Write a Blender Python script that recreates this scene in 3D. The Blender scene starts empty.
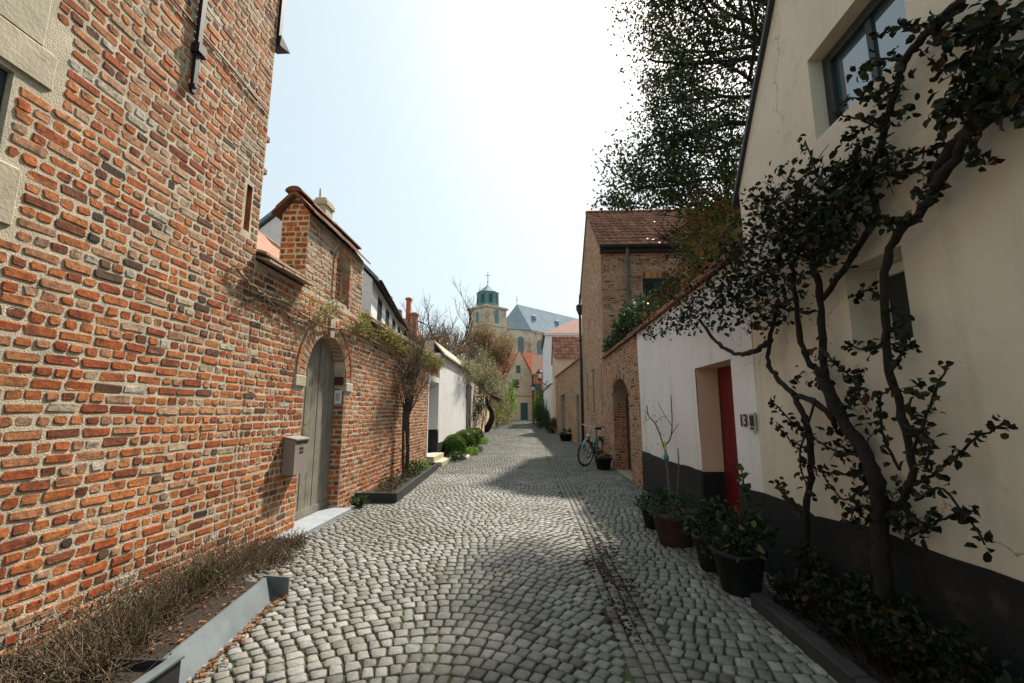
import bpy, math, random
from mathutils import Vector, Matrix
rnd = random.Random(11)
SC = bpy.context.scene
COL = SC.collection
V = Vector
rad = math.radians

# ------------------------------------------------------------------ camera numbers
F, CX, CY, EYE = 455.0, 512.0, 341.5, 1.4
PITCH = rad(9.1)
YAW = math.atan2(20, F / math.cos(PITCH))
_cp, _sp, _cw, _sw = math.cos(PITCH), math.sin(PITCH), math.cos(YAW), math.sin(YAW)
def _ray(x, y):
    u = (x - CX) / F; v = -(y - CY) / F
    fy = _cp - v * _sp; fz = _sp + v * _cp
    return (u * _cw - fy * _sw, u * _sw + fy * _cw, fz)
def atX(x, y, X0):
    r = _ray(x, y); t = X0 / r[0]; return V((X0, r[1] * t, EYE + r[2] * t))
def atY(x, y, Y0):
    r = _ray(x, y); t = Y0 / r[1]; return V((r[0] * t, Y0, EYE + r[2] * t))
def gz(Y):
    return 0.012 * max(0.0, Y - 12.0)

# ------------------------------------------------------------------ mesh builder
class MB:
    def __init__(s):
        s.v = []; s.f = []; s.m = []; s.r = []; s.s = []
    def add(s, vs, fs, m=0, r=None, smooth=False):
        b = len(s.v); s.v.extend(vs)
        if r is None: r = rnd.random()
        for f in fs:
            s.f.append([i + b for i in f]); s.m.append(m); s.r.append(r); s.s.append(smooth)
    def box(s, a, b, m=0, r=None, taper=None):
        x0, y0, z0 = a; x1, y1, z1 = b
        vs = [(x0,y0,z0),(x1,y0,z0),(x1,y1,z0),(x0,y1,z0),(x0,y0,z1),(x1,y0,z1),(x1,y1,z1),(x0,y1,z1)]
        s.add(vs, [(0,3,2,1),(4,5,6,7),(0,1,5,4),(1,2,6,5),(2,3,7,6),(3,0,4,7)], m, r)
    def hexa(s, vs, m=0, r=None):
        s.add([tuple(v) for v in vs], [(0,3,2,1),(4,5,6,7),(0,1,5,4),(1,2,6,5),(2,3,7,6),(3,0,4,7)], m, r)
    def bbox(s, a, b, bev=0.01, m=0, r=None):
        # box with chamfered vertical and top edges
        x0,y0,z0 = a; x1,y1,z1 = b; e = bev
        ring = [(x0+e,y0),(x1-e,y0),(x1,y0+e),(x1,y1-e),(x1-e,y1),(x0+e,y1),(x0,y1-e),(x0,y0+e)]
        cx, cy = (x0+x1)/2, (y0+y1)/2
        vs = [(x,y,z0) for x,y in ring] + [(x,y,z1-e) for x,y in ring]
        for x,y in ring:
            vs.append((x+(e if x<cx else -e)*0.8, y+(e if y<cy else -e)*0.8, z1))
        fs = [tuple(range(7,-1,-1)), tuple(range(16,24))]
        for k in (0,8):
            for i in range(8):
                j=(i+1)%8; fs.append((k+i,k+j,k+8+j,k+8+i))
        s.add(vs, fs, m, r)
    def tube(s, pts, radii, n=6, m=0, r=None, caps=True, smooth=True):
        pts = [V(p) for p in pts]
        if not hasattr(radii, '__len__'): radii = [radii]*len(pts)
        vs = []; fs = []; ref = None
        for i, p in enumerate(pts):
            t = pts[min(i+1, len(pts)-1)] - pts[max(i-1, 0)]
            if t.length < 1e-7: t = V((0,0,1))
            t.normalize()
            if ref is None:
                ref = t.orthogonal().normalized()
            else:
                ref = ref - t*ref.dot(t)
                ref = t.orthogonal().normalized() if ref.length < 1e-5 else ref.normalized()
            b = t.cross(ref)
            for k in range(n):
                a = 2*math.pi*k/n
                vs.append(tuple(p + (ref*math.cos(a) + b*math.sin(a))*radii[i]))
        for i in range(len(pts)-1):
            for k in range(n):
                j=(k+1)%n; fs.append((i*n+k, i*n+j, (i+1)*n+j, (i+1)*n+k))
        if caps and n > 2:
            fs.append(tuple(range(n-1,-1,-1))); q=(len(pts)-1)*n; fs.append(tuple(range(q,q+n)))
        s.add(vs, fs, m, r, smooth)
    def lathe(s, prof, c, n=20, m=0, r=None, smooth=True, sx=1, sy=1):
        vs=[]; fs=[]
        for (q,z) in prof:
            for k in range(n):
                a=2*math.pi*k/n
                vs.append((c[0]+q*math.cos(a)*sx, c[1]+q*math.sin(a)*sy, c[2]+z))
        for i in range(len(prof)-1):
            for k in range(n):
                j=(k+1)%n; fs.append((i*n+k,i*n+j,(i+1)*n+j,(i+1)*n+k))
        fs.append(tuple(range(n-1,-1,-1))); q=(len(prof)-1)*n; fs.append(tuple(range(q,q+n)))
        s.add(vs, fs, m, r, smooth)
    def prism(s, poly, fn, d0, d1, m=0, r=None):
        n=len(poly)
        vs=[tuple(fn(p[0],p[1],d0)) for p in poly]+[tuple(fn(p[0],p[1],d1)) for p in poly]
        fs=[tuple(range(n)), tuple(range(2*n-1,n-1,-1))]
        for i in range(n):
            j=(i+1)%n; fs.append((i,i+n,j+n,j))
        s.add(vs, fs, m, r)
    def leaf(s, p, d, nrm, L, W, m=0, r=None, fine=False):
        d = d.normalized(); sd = d.cross(nrm)
        if sd.length < 1e-4: sd = d.orthogonal()
        sd.normalize(); up = sd.cross(d)
        a = p; t = p + d*L - up*L*0.15
        if fine:
            c1 = p + d*L*0.3; c2 = p + d*L*0.72
            h = up*W*0.22
            vs = [a, c1+sd*W*.42+h, c2+sd*W*.40+h, t, c2-sd*W*.40+h, c1-sd*W*.42+h, c1, c2]
            s.add([tuple(x) for x in vs], [(0,1,6),(1,2,7,6),(2,3,7),(0,6,5),(6,7,4,5),(7,3,4)], m, r)
        else:
            c = p + d*L*0.5
            vs = [a, c+sd*W*.5+up*W*.15, t, c-sd*W*.5+up*W*.15]
            s.add([tuple(x) for x in vs], [(0,1,2),(0,2,3)], m, r)
    def build(s, name, mats, parent=None, loc=(0,0,0)):
        root = parent
        while root is not None and root.parent is not None: root = root.parent
        off = V(root.get('org', (0,0,0))) if root is not None else V(loc)
        me = bpy.data.meshes.new(name)
        me.from_pydata([(v[0]-off.x, v[1]-off.y, v[2]-off.z) for v in s.v], [], s.f)
        if not isinstance(mats, (list, tuple)): mats = [mats]
        for q in mats: me.materials.append(q)
        me.polygons.foreach_set('material_index', s.m)
        me.polygons.foreach_set('use_smooth', s.s)
        at = me.attributes.new('rnd', 'FLOAT', 'FACE'); at.data.foreach_set('value', s.r)
        me.update()
        o = bpy.data.objects.new(name, me); COL.objects.link(o)
        if parent is not None: o.parent = parent
        else:
            o.location = loc; o['org'] = tuple(loc)
        return o

def tag(o, label, cat, group=None, kind=None):
    if label: o['label'] = label
    if cat: o['category'] = cat
    if group: o['group'] = group
    if kind: o['kind'] = kind
    return o
def thing(name, label, cat, loc=(0,0,0), group=None):
    o = bpy.data.objects.new(name, None); COL.objects.link(o)
    o.location = loc; o['org'] = tuple(loc); o.empty_display_size = 0.1
    return tag(o, label, cat, group)
def struct(o):
    o['kind'] = 'structure'; return o
def copy_thing(o, loc, rz=0, label=None, scale=1):
    c = o.copy(); COL.objects.link(c); c.location = loc; c.rotation_euler = (0,0,rz); c.scale = (scale,)*3
    if label: c['label'] = label
    for ch in o.children:
        d = ch.copy(); COL.objects.link(d); d.parent = c
        for g in ch.children:
            e = g.copy(); COL.objects.link(e); e.parent = d
    return c

# ------------------------------------------------------------------ materials
def nt(name):
    m = bpy.data.materials.new(name); m.use_nodes = True
    t = m.node_tree; t.nodes.clear()
    o = t.nodes.new('ShaderNodeOutputMaterial'); b = t.nodes.new('ShaderNodeBsdfPrincipled')
    t.links.new(b.outputs[0], o.inputs[0])
    return m, t, b, o
def nd(t, typ, **kw):
    n = t.nodes.new(typ)
    for k, v in kw.items():
        if k in n.inputs.keys() if hasattr(n.inputs,'keys') else False: n.inputs[k].default_value = v
        else: setattr(n, k, v)
    return n
def ramp(t, stops, src, interp='LINEAR'):
    n = t.nodes.new('ShaderNodeValToRGB'); e = n.color_ramp.elements; n.color_ramp.interpolation = interp
    while len(e) > 1: e.remove(e[-1])
    e[0].position = stops[0][0]; e[0].color = (*stops[0][1], 1) if len(stops[0][1])==3 else stops[0][1]
    for p, c in stops[1:]:
        q = e.new(p); q.color = (*c, 1)
    t.links.new(src, n.inputs[0]); return n.outputs[0]
def noise(t, scale, detail=4, rough=0.55, vec=None, out='Fac'):
    n = t.nodes.new('ShaderNodeTexNoise'); n.inputs['Scale'].default_value = scale
    n.inputs['Detail'].default_value = detail; n.inputs['Roughness'].default_value = rough
    if vec is None:
        vec = t.nodes.new('ShaderNodeTexCoord').outputs['Object']
    t.links.new(vec, n.inputs['Vector']); return n.outputs[out]
def mixc(t, a, b, f, mode='MIX'):
    n = t.nodes.new('ShaderNodeMix'); n.data_type = 'RGBA'; n.blend_type = mode
    for sk, v in ((n.inputs[0], f), (n.inputs[6], a), (n.inputs[7], b)):
        if isinstance(v, (int, float)): sk.default_value = v
        elif isinstance(v, tuple): sk.default_value = (*v, 1)
        else: t.links.new(v, sk)
    return n.outputs[2]
def gry(a): return (a, a, a)
def bump(t, b, h, strength=0.4, dist=0.01):
    n = t.nodes.new('ShaderNodeBump'); n.inputs['Strength'].default_value = strength; n.inputs['Distance'].default_value = dist
    t.links.new(h, n.inputs['Height']); t.links.new(n.outputs[0], b.inputs['Normal'])
def attr(t):
    n = t.nodes.new('ShaderNodeAttribute'); n.attribute_name = 'rnd'; return n.outputs['Fac']
def pm(name, col, var=0.2, scale=6, rough=0.8, bs=60, bst=0.25, bd=0.004, metallic=0.0, spec=0.3, stain=None, per=0.0):
    m, t, b, o = nt(name)
    n1 = noise(t, scale, 6, 0.6)
    lo = tuple(c*(1-var) for c in col); hi = tuple(min(1, c*(1+var)) for c in col)
    c = ramp(t, [(0.3, lo), (0.7, hi)], n1)
    if per:
        c = mixc(t, c, ramp(t, [(0, gry(1-per)), (1, gry(1+per))], attr(t)), 1.0, 'MULTIPLY')
    if stain:
        sc, scol, a, bb = stain
        c = mixc(t, c, scol, ramp(t, [(a, gry(0)), (bb, gry(1))], noise(t, sc, 5, 0.65)))
    t.links.new(c, b.inputs['Base Color'])
    b.inputs['Roughness'].default_value = rough; b.inputs['Metallic'].default_value = metallic
    b.inputs['Specular IOR Level'].default_value = spec
    if bst: bump(t, b, noise(t, bs, 4, 0.6), bst, bd)
    return m
def brick_mat(name, stops, lich=(0.60, 0.57, 0.48), lo=0.63):
    m, t, b, o = nt(name)
    c = ramp(t, stops, attr(t))
    c = mixc(t, c, ramp(t, [(0.28, gry(0.42)), (0.72, gry(1.42))], noise(t, 24, 7, 0.75)), 1.0, 'MULTIPLY')
    c = mixc(t, c, ramp(t, [(0.3, (0.66,0.62,0.60)), (0.7, (1.15,1.12,1.06))], noise(t, 1.1, 5, 0.6)), 1.0, 'MULTIPLY')
    c = mixc(t, c, (.085,.05,.035), ramp(t, [(.52, gry(0)), (.66, gry(.85))], noise(t, 11, 6, .75)))
    c = mixc(t, c, lich, ramp(t, [(lo, gry(0)), (lo+0.10, gry(0.75))], noise(t, 9, 6, 0.7)))
    c = mixc(t, c, (0.05, 0.035, 0.03), ramp(t, [(0.62, gry(0)), (0.74, gry(0.7))], noise(t, 38, 4, 0.6)))
    t.links.new(c, b.inputs['Base Color']); b.inputs['Roughness'].default_value = 0.88
    b.inputs['Specular IOR Level'].default_value = 0.2
    bump(t, b, noise(t, 48, 7, 0.75), 0.9, 0.012)
    return m
def leaf_mat(name, stops, trans=0.3, rough=0.5):
    m, t, b, o = nt(name)
    c = ramp(t, stops, attr(t))
    c = mixc(t, c, ramp(t, [(0.3, gry(0.7)), (0.7, gry(1.25))], noise(t, 3, 3)), 1.0, 'MULTIPLY')
    t.links.new(c, b.inputs['Base Color']); b.inputs['Roughness'].default_value = rough
    b.inputs['Specular IOR Level'].default_value = 0.12
    tr = t.nodes.new('ShaderNodeBsdfTranslucent'); t.links.new(c, tr.inputs['Color'])
    mx = t.nodes.new('ShaderNodeMixShader'); mx.inputs[0].default_value = trans
    t.links.new(b.outputs[0], mx.inputs[1]); t.links.new(tr.outputs[0], mx.inputs[2]); t.links.new(mx.outputs[0], o.inputs[0])
    return m
def glass_mat(name, col=(0.02,0.03,0.035), ior=1.6, rough=0.04):
    m, t, b, o = nt(name)
    b.inputs['Base Color'].default_value = (*col, 1); b.inputs['Roughness'].default_value = rough
    b.inputs['IOR'].default_value = ior
    bump(t, b, noise(t, 2.5, 2), 0.05, 0.02)
    return m

BR = [(0.0,(.06,.048,.04)),(0.08,(.13,.08,.055)),(0.18,(.25,.09,.045)),(0.3,(.38,.092,.038)),(0.42,(.50,.148,.05)),(0.55,(.56,.22,.08)),
      (0.66,(.50,.27,.16)),(0.78,(.52,.355,.235)),(0.9,(.52,.44,.32)),(1.0,(.58,.55,.49))]
M = {}
M['brick'] = brick_mat('old_brick', BR)
M['brick_buff'] = brick_mat('buff_brick', BR, lo=0.7)
M['mortar'] = pm('lime_mortar', (.55,.485,.37), .22, 5, .95, 90, .9, .012, spec=.1, stain=(3.0,(.34,.31,.22),.55,.72))
M['mortar_dark'] = pm('grey_mortar', (.36,.31,.24), .2, 5, .95, 90, .7, .01, spec=.1)
def plaster(name, col, dirt):
    m, t, b, o = nt(name)
    tc = t.nodes.new('ShaderNodeTexCoord').outputs['Object']
    c = ramp(t, [(.3, tuple(x*.93 for x in col)), (.7, tuple(min(1,x*1.04) for x in col))], noise(t, 1.4, 6, .6))
    mp = t.nodes.new('ShaderNodeMapping'); mp.inputs['Scale'].default_value = (5, 5, .45); t.links.new(tc, mp.inputs[0])
    c = mixc(t, c, dirt, ramp(t, [(.52, gry(0)), (.75, gry(.55))], noise(t, 1.0, 6, .65, mp.outputs[0])))
    c = mixc(t, c, dirt, ramp(t, [(.58, gry(0)), (.72, gry(.6))], noise(t, 2.3, 6, .7)))
    vo = t.nodes.new('ShaderNodeTexVoronoi'); vo.feature = 'DISTANCE_TO_EDGE'; vo.inputs['Scale'].default_value = .8
    wv = t.nodes.new('ShaderNodeVectorMath'); wv.operation = 'ADD'; t.links.new(tc, wv.inputs[0])
    nz = t.nodes.new('ShaderNodeTexNoise'); nz.inputs['Scale'].default_value = 2.2; nz.inputs['Detail'].default_value = 6; t.links.new(tc, nz.inputs[0]); t.links.new(nz.outputs['Color'], wv.inputs[1])
    t.links.new(wv.outputs[0], vo.inputs['Vector'])
    ck = mixc(t, (0,0,0), ramp(t, [(0, gry(.8)), (.006, gry(0))], vo.outputs['Distance']), ramp(t, [(.5, gry(0)), (.6, gry(1))], noise(t, .7, 2)))
    c = mixc(t, c, tuple(x*.35 for x in dirt), ck)
    t.links.new(c, b.inputs['Base Color']); b.inputs['Roughness'].default_value = .88; b.inputs['Specular IOR Level'].default_value = .15
    bump(t, b, noise(t, 11, 7, .65), .55, .016)
    return m
M['plaster_white'] = plaster('white_plaster', (.74,.74,.74), (.52,.50,.45))
M['plaster_cream'] = plaster('cream_plaster', (.66,.60,.49), (.47,.40,.29))
M['plaster_street'] = plaster('street_wall_plaster', (.77,.76,.75), (.56,.52,.45))
M['reveal'] = pm('peach_plaster', (.66,.47,.33), .05, 2, .85, 14, .3, .01)
M['tar'] = pm('black_tar_paint', (.013,.0135,.015), .35, 4, .75, 25, .5, .012, stain=(5,(.045,.042,.036),.55,.75))
M['stone'] = pm('pale_limestone', (.44,.395,.29), .2, 4, .85, 45, .5, .008, stain=(6,(.3,.26,.19),.58,.75))
M['kerb_dark'] = pm('dark_kerb_stone', (.04,.041,.041), .2, 5, .8, 60, .3, .004, spec=.2)
M['bluestone'] = pm('bluestone', (.30,.33,.36), .15, 5, .55, 60, .3, .004, spec=.4, stain=(9,(.18,.2,.2),.55,.75))
M['zinc'] = pm('weathered_zinc', (.13,.155,.165), .25, 4, .65, 30, .15, .004, metallic=.1, spec=.25, stain=(7,(.16,.19,.18),.52,.72))
M['iron'] = pm('black_iron', (.015,.015,.017), .3, 10, .6, 60, .3, .003)
M['steel_dark'] = pm('dark_steel', (.03,.033,.036), .25, 6, .55, 40, .2, .003)
M['tile_red'] = pm('red_clay_tile', (.30,.135,.085), .25, 9, .85, 40, .4, .005, per=.35, stain=(5,(.12,.10,.07),.5,.72))
M['tile_dark'] = pm('dark_clay_tile', (.17,.08,.055), .3, 9, .85, 40, .4, .005, per=.35, stain=(5,(.30,.24,.17),.60,.78))
M['tile_orange'] = pm('orange_clay_tile', (.42,.115,.05), .25, 3, .85, 20, .3, .005, per=.3)
M['tile_brown'] = pm('brown_clay_tile', (.20,.10,.07), .2, 3, .85, 20, .3, .005, per=.3)
M['tile_pale'] = pm('lichen_clay_tile', (.44,.32,.23), .3, 8, .9, 40, .5, .006, per=.25, stain=(10,(.14,.10,.07),.52,.7))
M['slate'] = pm('grey_slate', (.20,.24,.26), .2, 4, .6, 20, .3, .004, per=.2)
M['slate_pale'] = pm('pale_slate', (.25,.30,.34), .14, .6, .95, 4, .2, .01, per=.15, spec=.05)
M['verdigris'] = pm('verdigris_copper', (.13,.24,.24), .2, 1, .7, 6, .2, .01)
M['door_grey'] = pm('grey_green_door_paint', (.225,.205,.165), .2, 5, .6, 30, .3, .003, stain=(8,(.12,.105,.08),.56,.74))
M['door_red'] = pm('dark_red_door_paint', (.15,.008,.012), .25, 5, .5, 30, .25, .003, stain=(7,(.07,.008,.008),.55,.75))
M['door_dark'] = pm('dark_brown_door', (.055,.038,.028), .3, 6, .6, 30, .3, .003)
M['door_green'] = pm('green_door_paint', (.035,.08,.075), .2, 3, .5, 20, .2, .003)
M['wood_pale'] = pm('weathered_wood', (.34,.29,.22), .25, 10, .8, 40, .3, .004)
M['box_taupe'] = pm('taupe_powder_coat', (.27,.235,.205), .05, 5, .45, 300, .05, .001, spec=.45)
M['white_paint'] = pm('white_paint', (.75,.76,.75), .04, 5, .5, 40, .05, .002)
M['black'] = pm('black_lettering', (.01,.01,.01), .1, 5, .5, 40, 0)
M['terracotta'] = pm('terracotta', (.075,.035,.024), .25, 8, .8, 50, .3, .004, stain=(9,(.1,.07,.05),.5,.7))
M['pot_dark'] = pm('dark_glazed_pot', (.014,.014,.015), .3, 8, .5, 50, .2, .004)
M['soil'] = pm('dark_soil', (.035,.025,.018), .4, 25, .95, 60, .9, .02)
M['ground'] = pm('garden_earth', (.07,.06,.04), .35, 2, .95, 20, .6, .03)
M['bark'] = pm('grey_brown_bark', (.075,.058,.042), .4, 22, .9, 60, .8, .01)
M['bark_dark'] = pm('dark_vine_bark', (.018,.014,.011), .4, 30, .9, 80, .8, .008)
M['bark_pale'] = pm('pale_twigs', (.20,.14,.085), .4, 12, .9, 60, .5, .006, per=.4)
M['twig'] = pm('dry_twigs', (.16,.115,.075), .4, 9, .9, 60, .4, .004, per=.5)
M['leaf_dark'] = leaf_mat('dark_evergreen_leaves', [(0,(.012,.022,.010)),(.5,(.026,.044,.018)),(.85,(.05,.07,.025)),(1,(.11,.11,.04))], .22)
M['leaf_tree'] = leaf_mat('tree_leaves', [(0,(.018,.028,.012)),(.5,(.04,.062,.022)),(.9,(.085,.10,.035)),(1,(.14,.13,.05))], .3)
M['leaf_rust'] = leaf_mat('rusting_leaves', [(0,(.03,.045,.015)),(.45,(.075,.09,.025)),(.72,(.15,.14,.035)),(.88,(.24,.10,.025)),(1,(.30,.045,.02))], .4)
M['leaf_vine'] = leaf_mat('dark_vine_leaves', [(0,(.009,.013,.008)),(.55,(.02,.028,.013)),(.88,(.04,.045,.02)),(.97,(.06,.04,.018)),(1,(.10,.04,.018))], .2)
M['leaf_ivy'] = leaf_mat('ivy_leaves', [(0,(.018,.035,.018)),(.6,(.04,.075,.035)),(1,(.10,.15,.06))], .2)
M['leaf_fresh'] = leaf_mat('fresh_green_leaves', [(0,(.05,.11,.02)),(.5,(.13,.25,.035)),(1,(.26,.38,.07))], .5)
M['leaf_box'] = leaf_mat('boxwood_leaves', [(0,(.035,.075,.012)),(.5,(.09,.165,.025)),(1,(.18,.27,.045))], .25)
M['leaf_yellow'] = leaf_mat('yellow_green_leaves', [(0,(.09,.10,.025)),(.5,(.20,.20,.055)),(1,(.36,.32,.11))], .35)
M['leaf_pale'] = leaf_mat('pale_sage_foliage', [(0,(.12,.12,.06)),(.5,(.24,.23,.12)),(1,(.38,.35,.20))], .35)
M['leaf_brown'] = leaf_mat('dry_brown_foliage', [(0,(.11,.075,.035)),(.5,(.26,.165,.075)),(1,(.42,.29,.15))], .35)
M['leaf_heath'] = leaf_mat('dry_heather', [(0,(.035,.032,.016)),(.5,(.08,.068,.036)),(.8,(.14,.10,.06)),(1,(.06,.085,.025))], .25)
M['leaf_fallen'] = leaf_mat('fallen_leaves', [(0,(.10,.04,.02)),(.5,(.24,.09,.035)),(1,(.38,.19,.07))], .1, .8)
M['teal'] = pm('teal_bicycle_paint', (.03,.20,.20), .1, 5, .35, 40, 0, spec=.5)
M['rubber'] = pm('black_rubber', (.018,.018,.018), .2, 9, .8, 60, .1, .002)
M['chrome'] = pm('brushed_metal', (.45,.46,.46), .1, 9, .35, 60, 0, metallic=.9)
M['glass'] = glass_mat('window_glass')
M['glass_sky'] = glass_mat('coated_window_glass', (.03,.07,.09), 2.6)
M['glass_green'] = glass_mat('leaded_church_glass', (.09,.14,.14), 1.6, .3)
M['frame_dark'] = pm('dark_window_frame', (.03,.04,.042), .2, 6, .5, 40, .1, .002)
M['curtain'] = pm('net_curtain', (.42,.42,.38), .2, 12, .9, 30, .2, .004)
M['church_stone'] = pm('church_sandstone', (.60,.49,.37), .22, .35, .9, 3, .4, .04, stain=(.5,(.34,.22,.14),.5,.7))
M['house_cream'] = pm('cream_brick', (.60,.46,.31), .15, 1.5, .9, 12, .4, .01)
M['house_red'] = pm('red_brick_far', (.36,.12,.06), .2, 2, .9, 12, .4, .01)
M['lamp_glass'] = pm('frosted_lamp_glass', (.75,.75,.70), .05, 5, .3, 40, 0)
M['yellow'] = pm('yellow_cord', (.6,.42,.05), .1, 5, .5, 40, 0)

def cobble_mat():
    m, t, b, o = nt('worn_cobbles')
    c = ramp(t, [(0,(.05,.046,.038)),(.18,(.13,.127,.112)),(.35,(.168,.167,.155)),(.7,(.215,.216,.205)),(1,(.285,.288,.282))], attr(t))
    c = mixc(t, c, ramp(t, [(.3, gry(.55)), (.7, gry(1.35))], noise(t, 60, 7, .75)), 1.0, 'MULTIPLY')
    c = mixc(t, c, ramp(t, [(.35, (.74,.76,.66)), (.65, (1.1,1.08,1.06))], noise(t, .8, 3)), 1.0, 'MULTIPLY')
    c = mixc(t, c, (.085,.10,.04), ramp(t, [(.60, gry(0)), (.78, gry(.45))], noise(t, 6, 5, .7)))
    t.links.new(c, b.inputs['Base Color'])
    b.inputs['Specular IOR Level'].default_value = .45
    rr = ramp(t, [(.3, gry(.5)), (.7, gry(.8))], noise(t, 20, 4)); t.links.new(rr, b.inputs['Roughness'])
    bump(t, b, noise(t, 70, 6, .7), .6, .006)
    return m
def joint_mat():
    m, t, b, o = nt('mossy_joints')
    c = ramp(t, [(.3,(.012,.010,.007)),(.55,(.022,.017,.011)),(.8,(.05,.035,.02))], noise(t, 30, 5, .7))
    c = mixc(t, c, (.075,.095,.024), ramp(t, [(.46, gry(0)), (.60, gry(.85))], noise(t, 1.9, 5, .65)))
    c = mixc(t, c, (.20,.10,.03), ramp(t, [(.60, gry(0)), (.70, gry(.8))], noise(t, 2.6, 4, .65)))
    t.links.new(c, b.inputs['Base Color']); b.inputs['Roughness'].default_value = .95
    bump(t, b, noise(t, 80, 5), .8, .01)
    return m
M['cobble'] = cobble_mat(); M['joint'] = joint_mat()

# ------------------------------------------------------------------ wall helpers
class Plane:
    def __init__(s, O, U, N):
        s.O = V(O); s.U = V(U); s.N = V(N)
    def __call__(s, u, z, d=0.0):
        p = s.O + s.U*u + s.N*d
        return (p.x, p.y, p.z + z)

def wall_body(mb, P, u0, u1, bot, top, holes=(), th=0.3, m=0, step=None, wob=0.0, mt=None):
    """Sheet with holes cut out, their reveals and back panels, sides, top and back.
    hole = (ua, ub, z0, ztop(u), depth, mat of reveal, mat of back or None)"""
    us = {u0, u1}
    for h in holes:
        us.add(h[0]); us.add(h[1])
        n = 14 if callable(h[3]) else 1
        for i in range(1, n): us.add(h[0] + (h[1]-h[0])*i/n)
    if step:
        k = int((u1-u0)/step)
        for i in range(1, k): us.add(u0 + (u1-u0)*i/k)
    us = sorted(u for u in us if u0-1e-6 <= u <= u1+1e-6)
    tp = top if callable(top) else (lambda u: top)
    bt = bot if callable(bot) else (lambda u: bot)
    wb = (lambda u, z: (math.sin(u*1.9+z*1.3)+math.sin(u*.7-z*2.1+1))*wob) if wob else (lambda u, z: 0.0)
    def quad(a, b, za0, zb0, za1, zb1):
        n = max(1, int(max(za1-za0, zb1-zb0)/step)) if step else 1
        for i in range(n):
            f0, f1 = i/n, (i+1)/n
            pts = [(a, za0+(za1-za0)*f0), (b, zb0+(zb1-zb0)*f0), (b, zb0+(zb1-zb0)*f1), (a, za0+(za1-za0)*f1)]
            mb.add([P(u, z, wb(u, z)) for u, z in pts], [(0,1,2,3)], m, smooth=bool(wob))
    for a, b in zip(us[:-1], us[1:]):
        mid = (a+b)/2
        segs = [(bt(a), bt(b))]
        hs = sorted([h for h in holes if h[0]-1e-6 <= mid <= h[1]+1e-6], key=lambda h: h[2])
        cur = (bt(a), bt(b))
        for h in hs:
            ht = h[3] if callable(h[3]) else (lambda u, q=h[3]: q)
            if h[2] > min(cur)+1e-5: quad(a, b, cur[0], cur[1], h[2], h[2])
            cur = (ht(a), ht(b))
            D = h[4]
            mb.add([P(a, cur[0], 0), P(b, cur[1], 0), P(b, cur[1], -D), P(a, cur[0], -D)], [(0,1,2,3)], h[5])
            mb.add([P(a, h[2], 0), P(b, h[2], 0), P(b, h[2], -D), P(a, h[2], -D)], [(3,2,1,0)], h[5])
            if h[6] is not None:
                mb.add([P(a, h[2], -D), P(b, h[2], -D), P(b, cur[1], -D), P(a, cur[0], -D)], [(0,1,2,3)], h[6])
        quad(a, b, cur[0], cur[1], tp(a), tp(b))
        mb.add([P(a, tp(a), 0), P(b, tp(b), 0), P(b, tp(b), -th), P(a, tp(a), -th)], [(0,1,2,3)], m)
        mb.add([P(b, bt(b), -th), P(a, bt(a), -th), P(a, tp(a), -th), P(b, tp(b), -th)], [(0,1,2,3)], m)
    for h in holes:
        ht = h[3] if callable(h[3]) else (lambda u, q=h[3]: q)
        for u, fl in ((h[0], 0), (h[1], 1)):
            f = (0,1,2,3) if fl else (3,2,1,0)
            if ht(u) > h[2]+1e-4:
                mb.add([P(u, h[2], 0), P(u, h[2], -h[4]), P(u, ht(u), -h[4]), P(u, ht(u), 0)], [f], h[5])
    for u, f in ((u0, (3,2,1,0)), (u1, (0,1,2,3))):
        mb.add([P(u, bt(u), 0), P(u, bt(u), -th), P(u, tp(u), -th), P(u, tp(u), 0)], [f], m)

def one_brick(mb, P, uc, zc, a, b, prot, m, r, base=-0.008):
    e = min(a, b) * rnd.uniform(.25, .5)
    j = lambda k: rnd.uniform(-k, k)
    o = [(-a+e,-b),(a-e,-b),(a,-b+e),(a,b-e),(a-e,b),(-a+e,b),(-a,b-e),(-a,-b+e)]
    jj = b*.24
    o = [(x+j(jj), y+j(jj*.8)) for x, y in o]
    t1, t2 = j(.002), j(.002)
    vs = [P(uc+x, zc+y, base) for x, y in o]
    vs += [P(uc+x, zc+y, prot*.55) for x, y in o]
    q = b*.2
    vs += [P(uc+x*(1-q/a), zc+y*(1-q/b), prot+t1*x/a+t2*y/b+j(.0012)) for x, y in o]
    fs = [tuple(range(16, 24))]
    for k in (0, 8):
        for i in range(8):
            n = (i+1) % 8; fs.append((k+i, k+n, k+8+n, k+8+i))
    mb.add(vs, fs, m, r)

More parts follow.
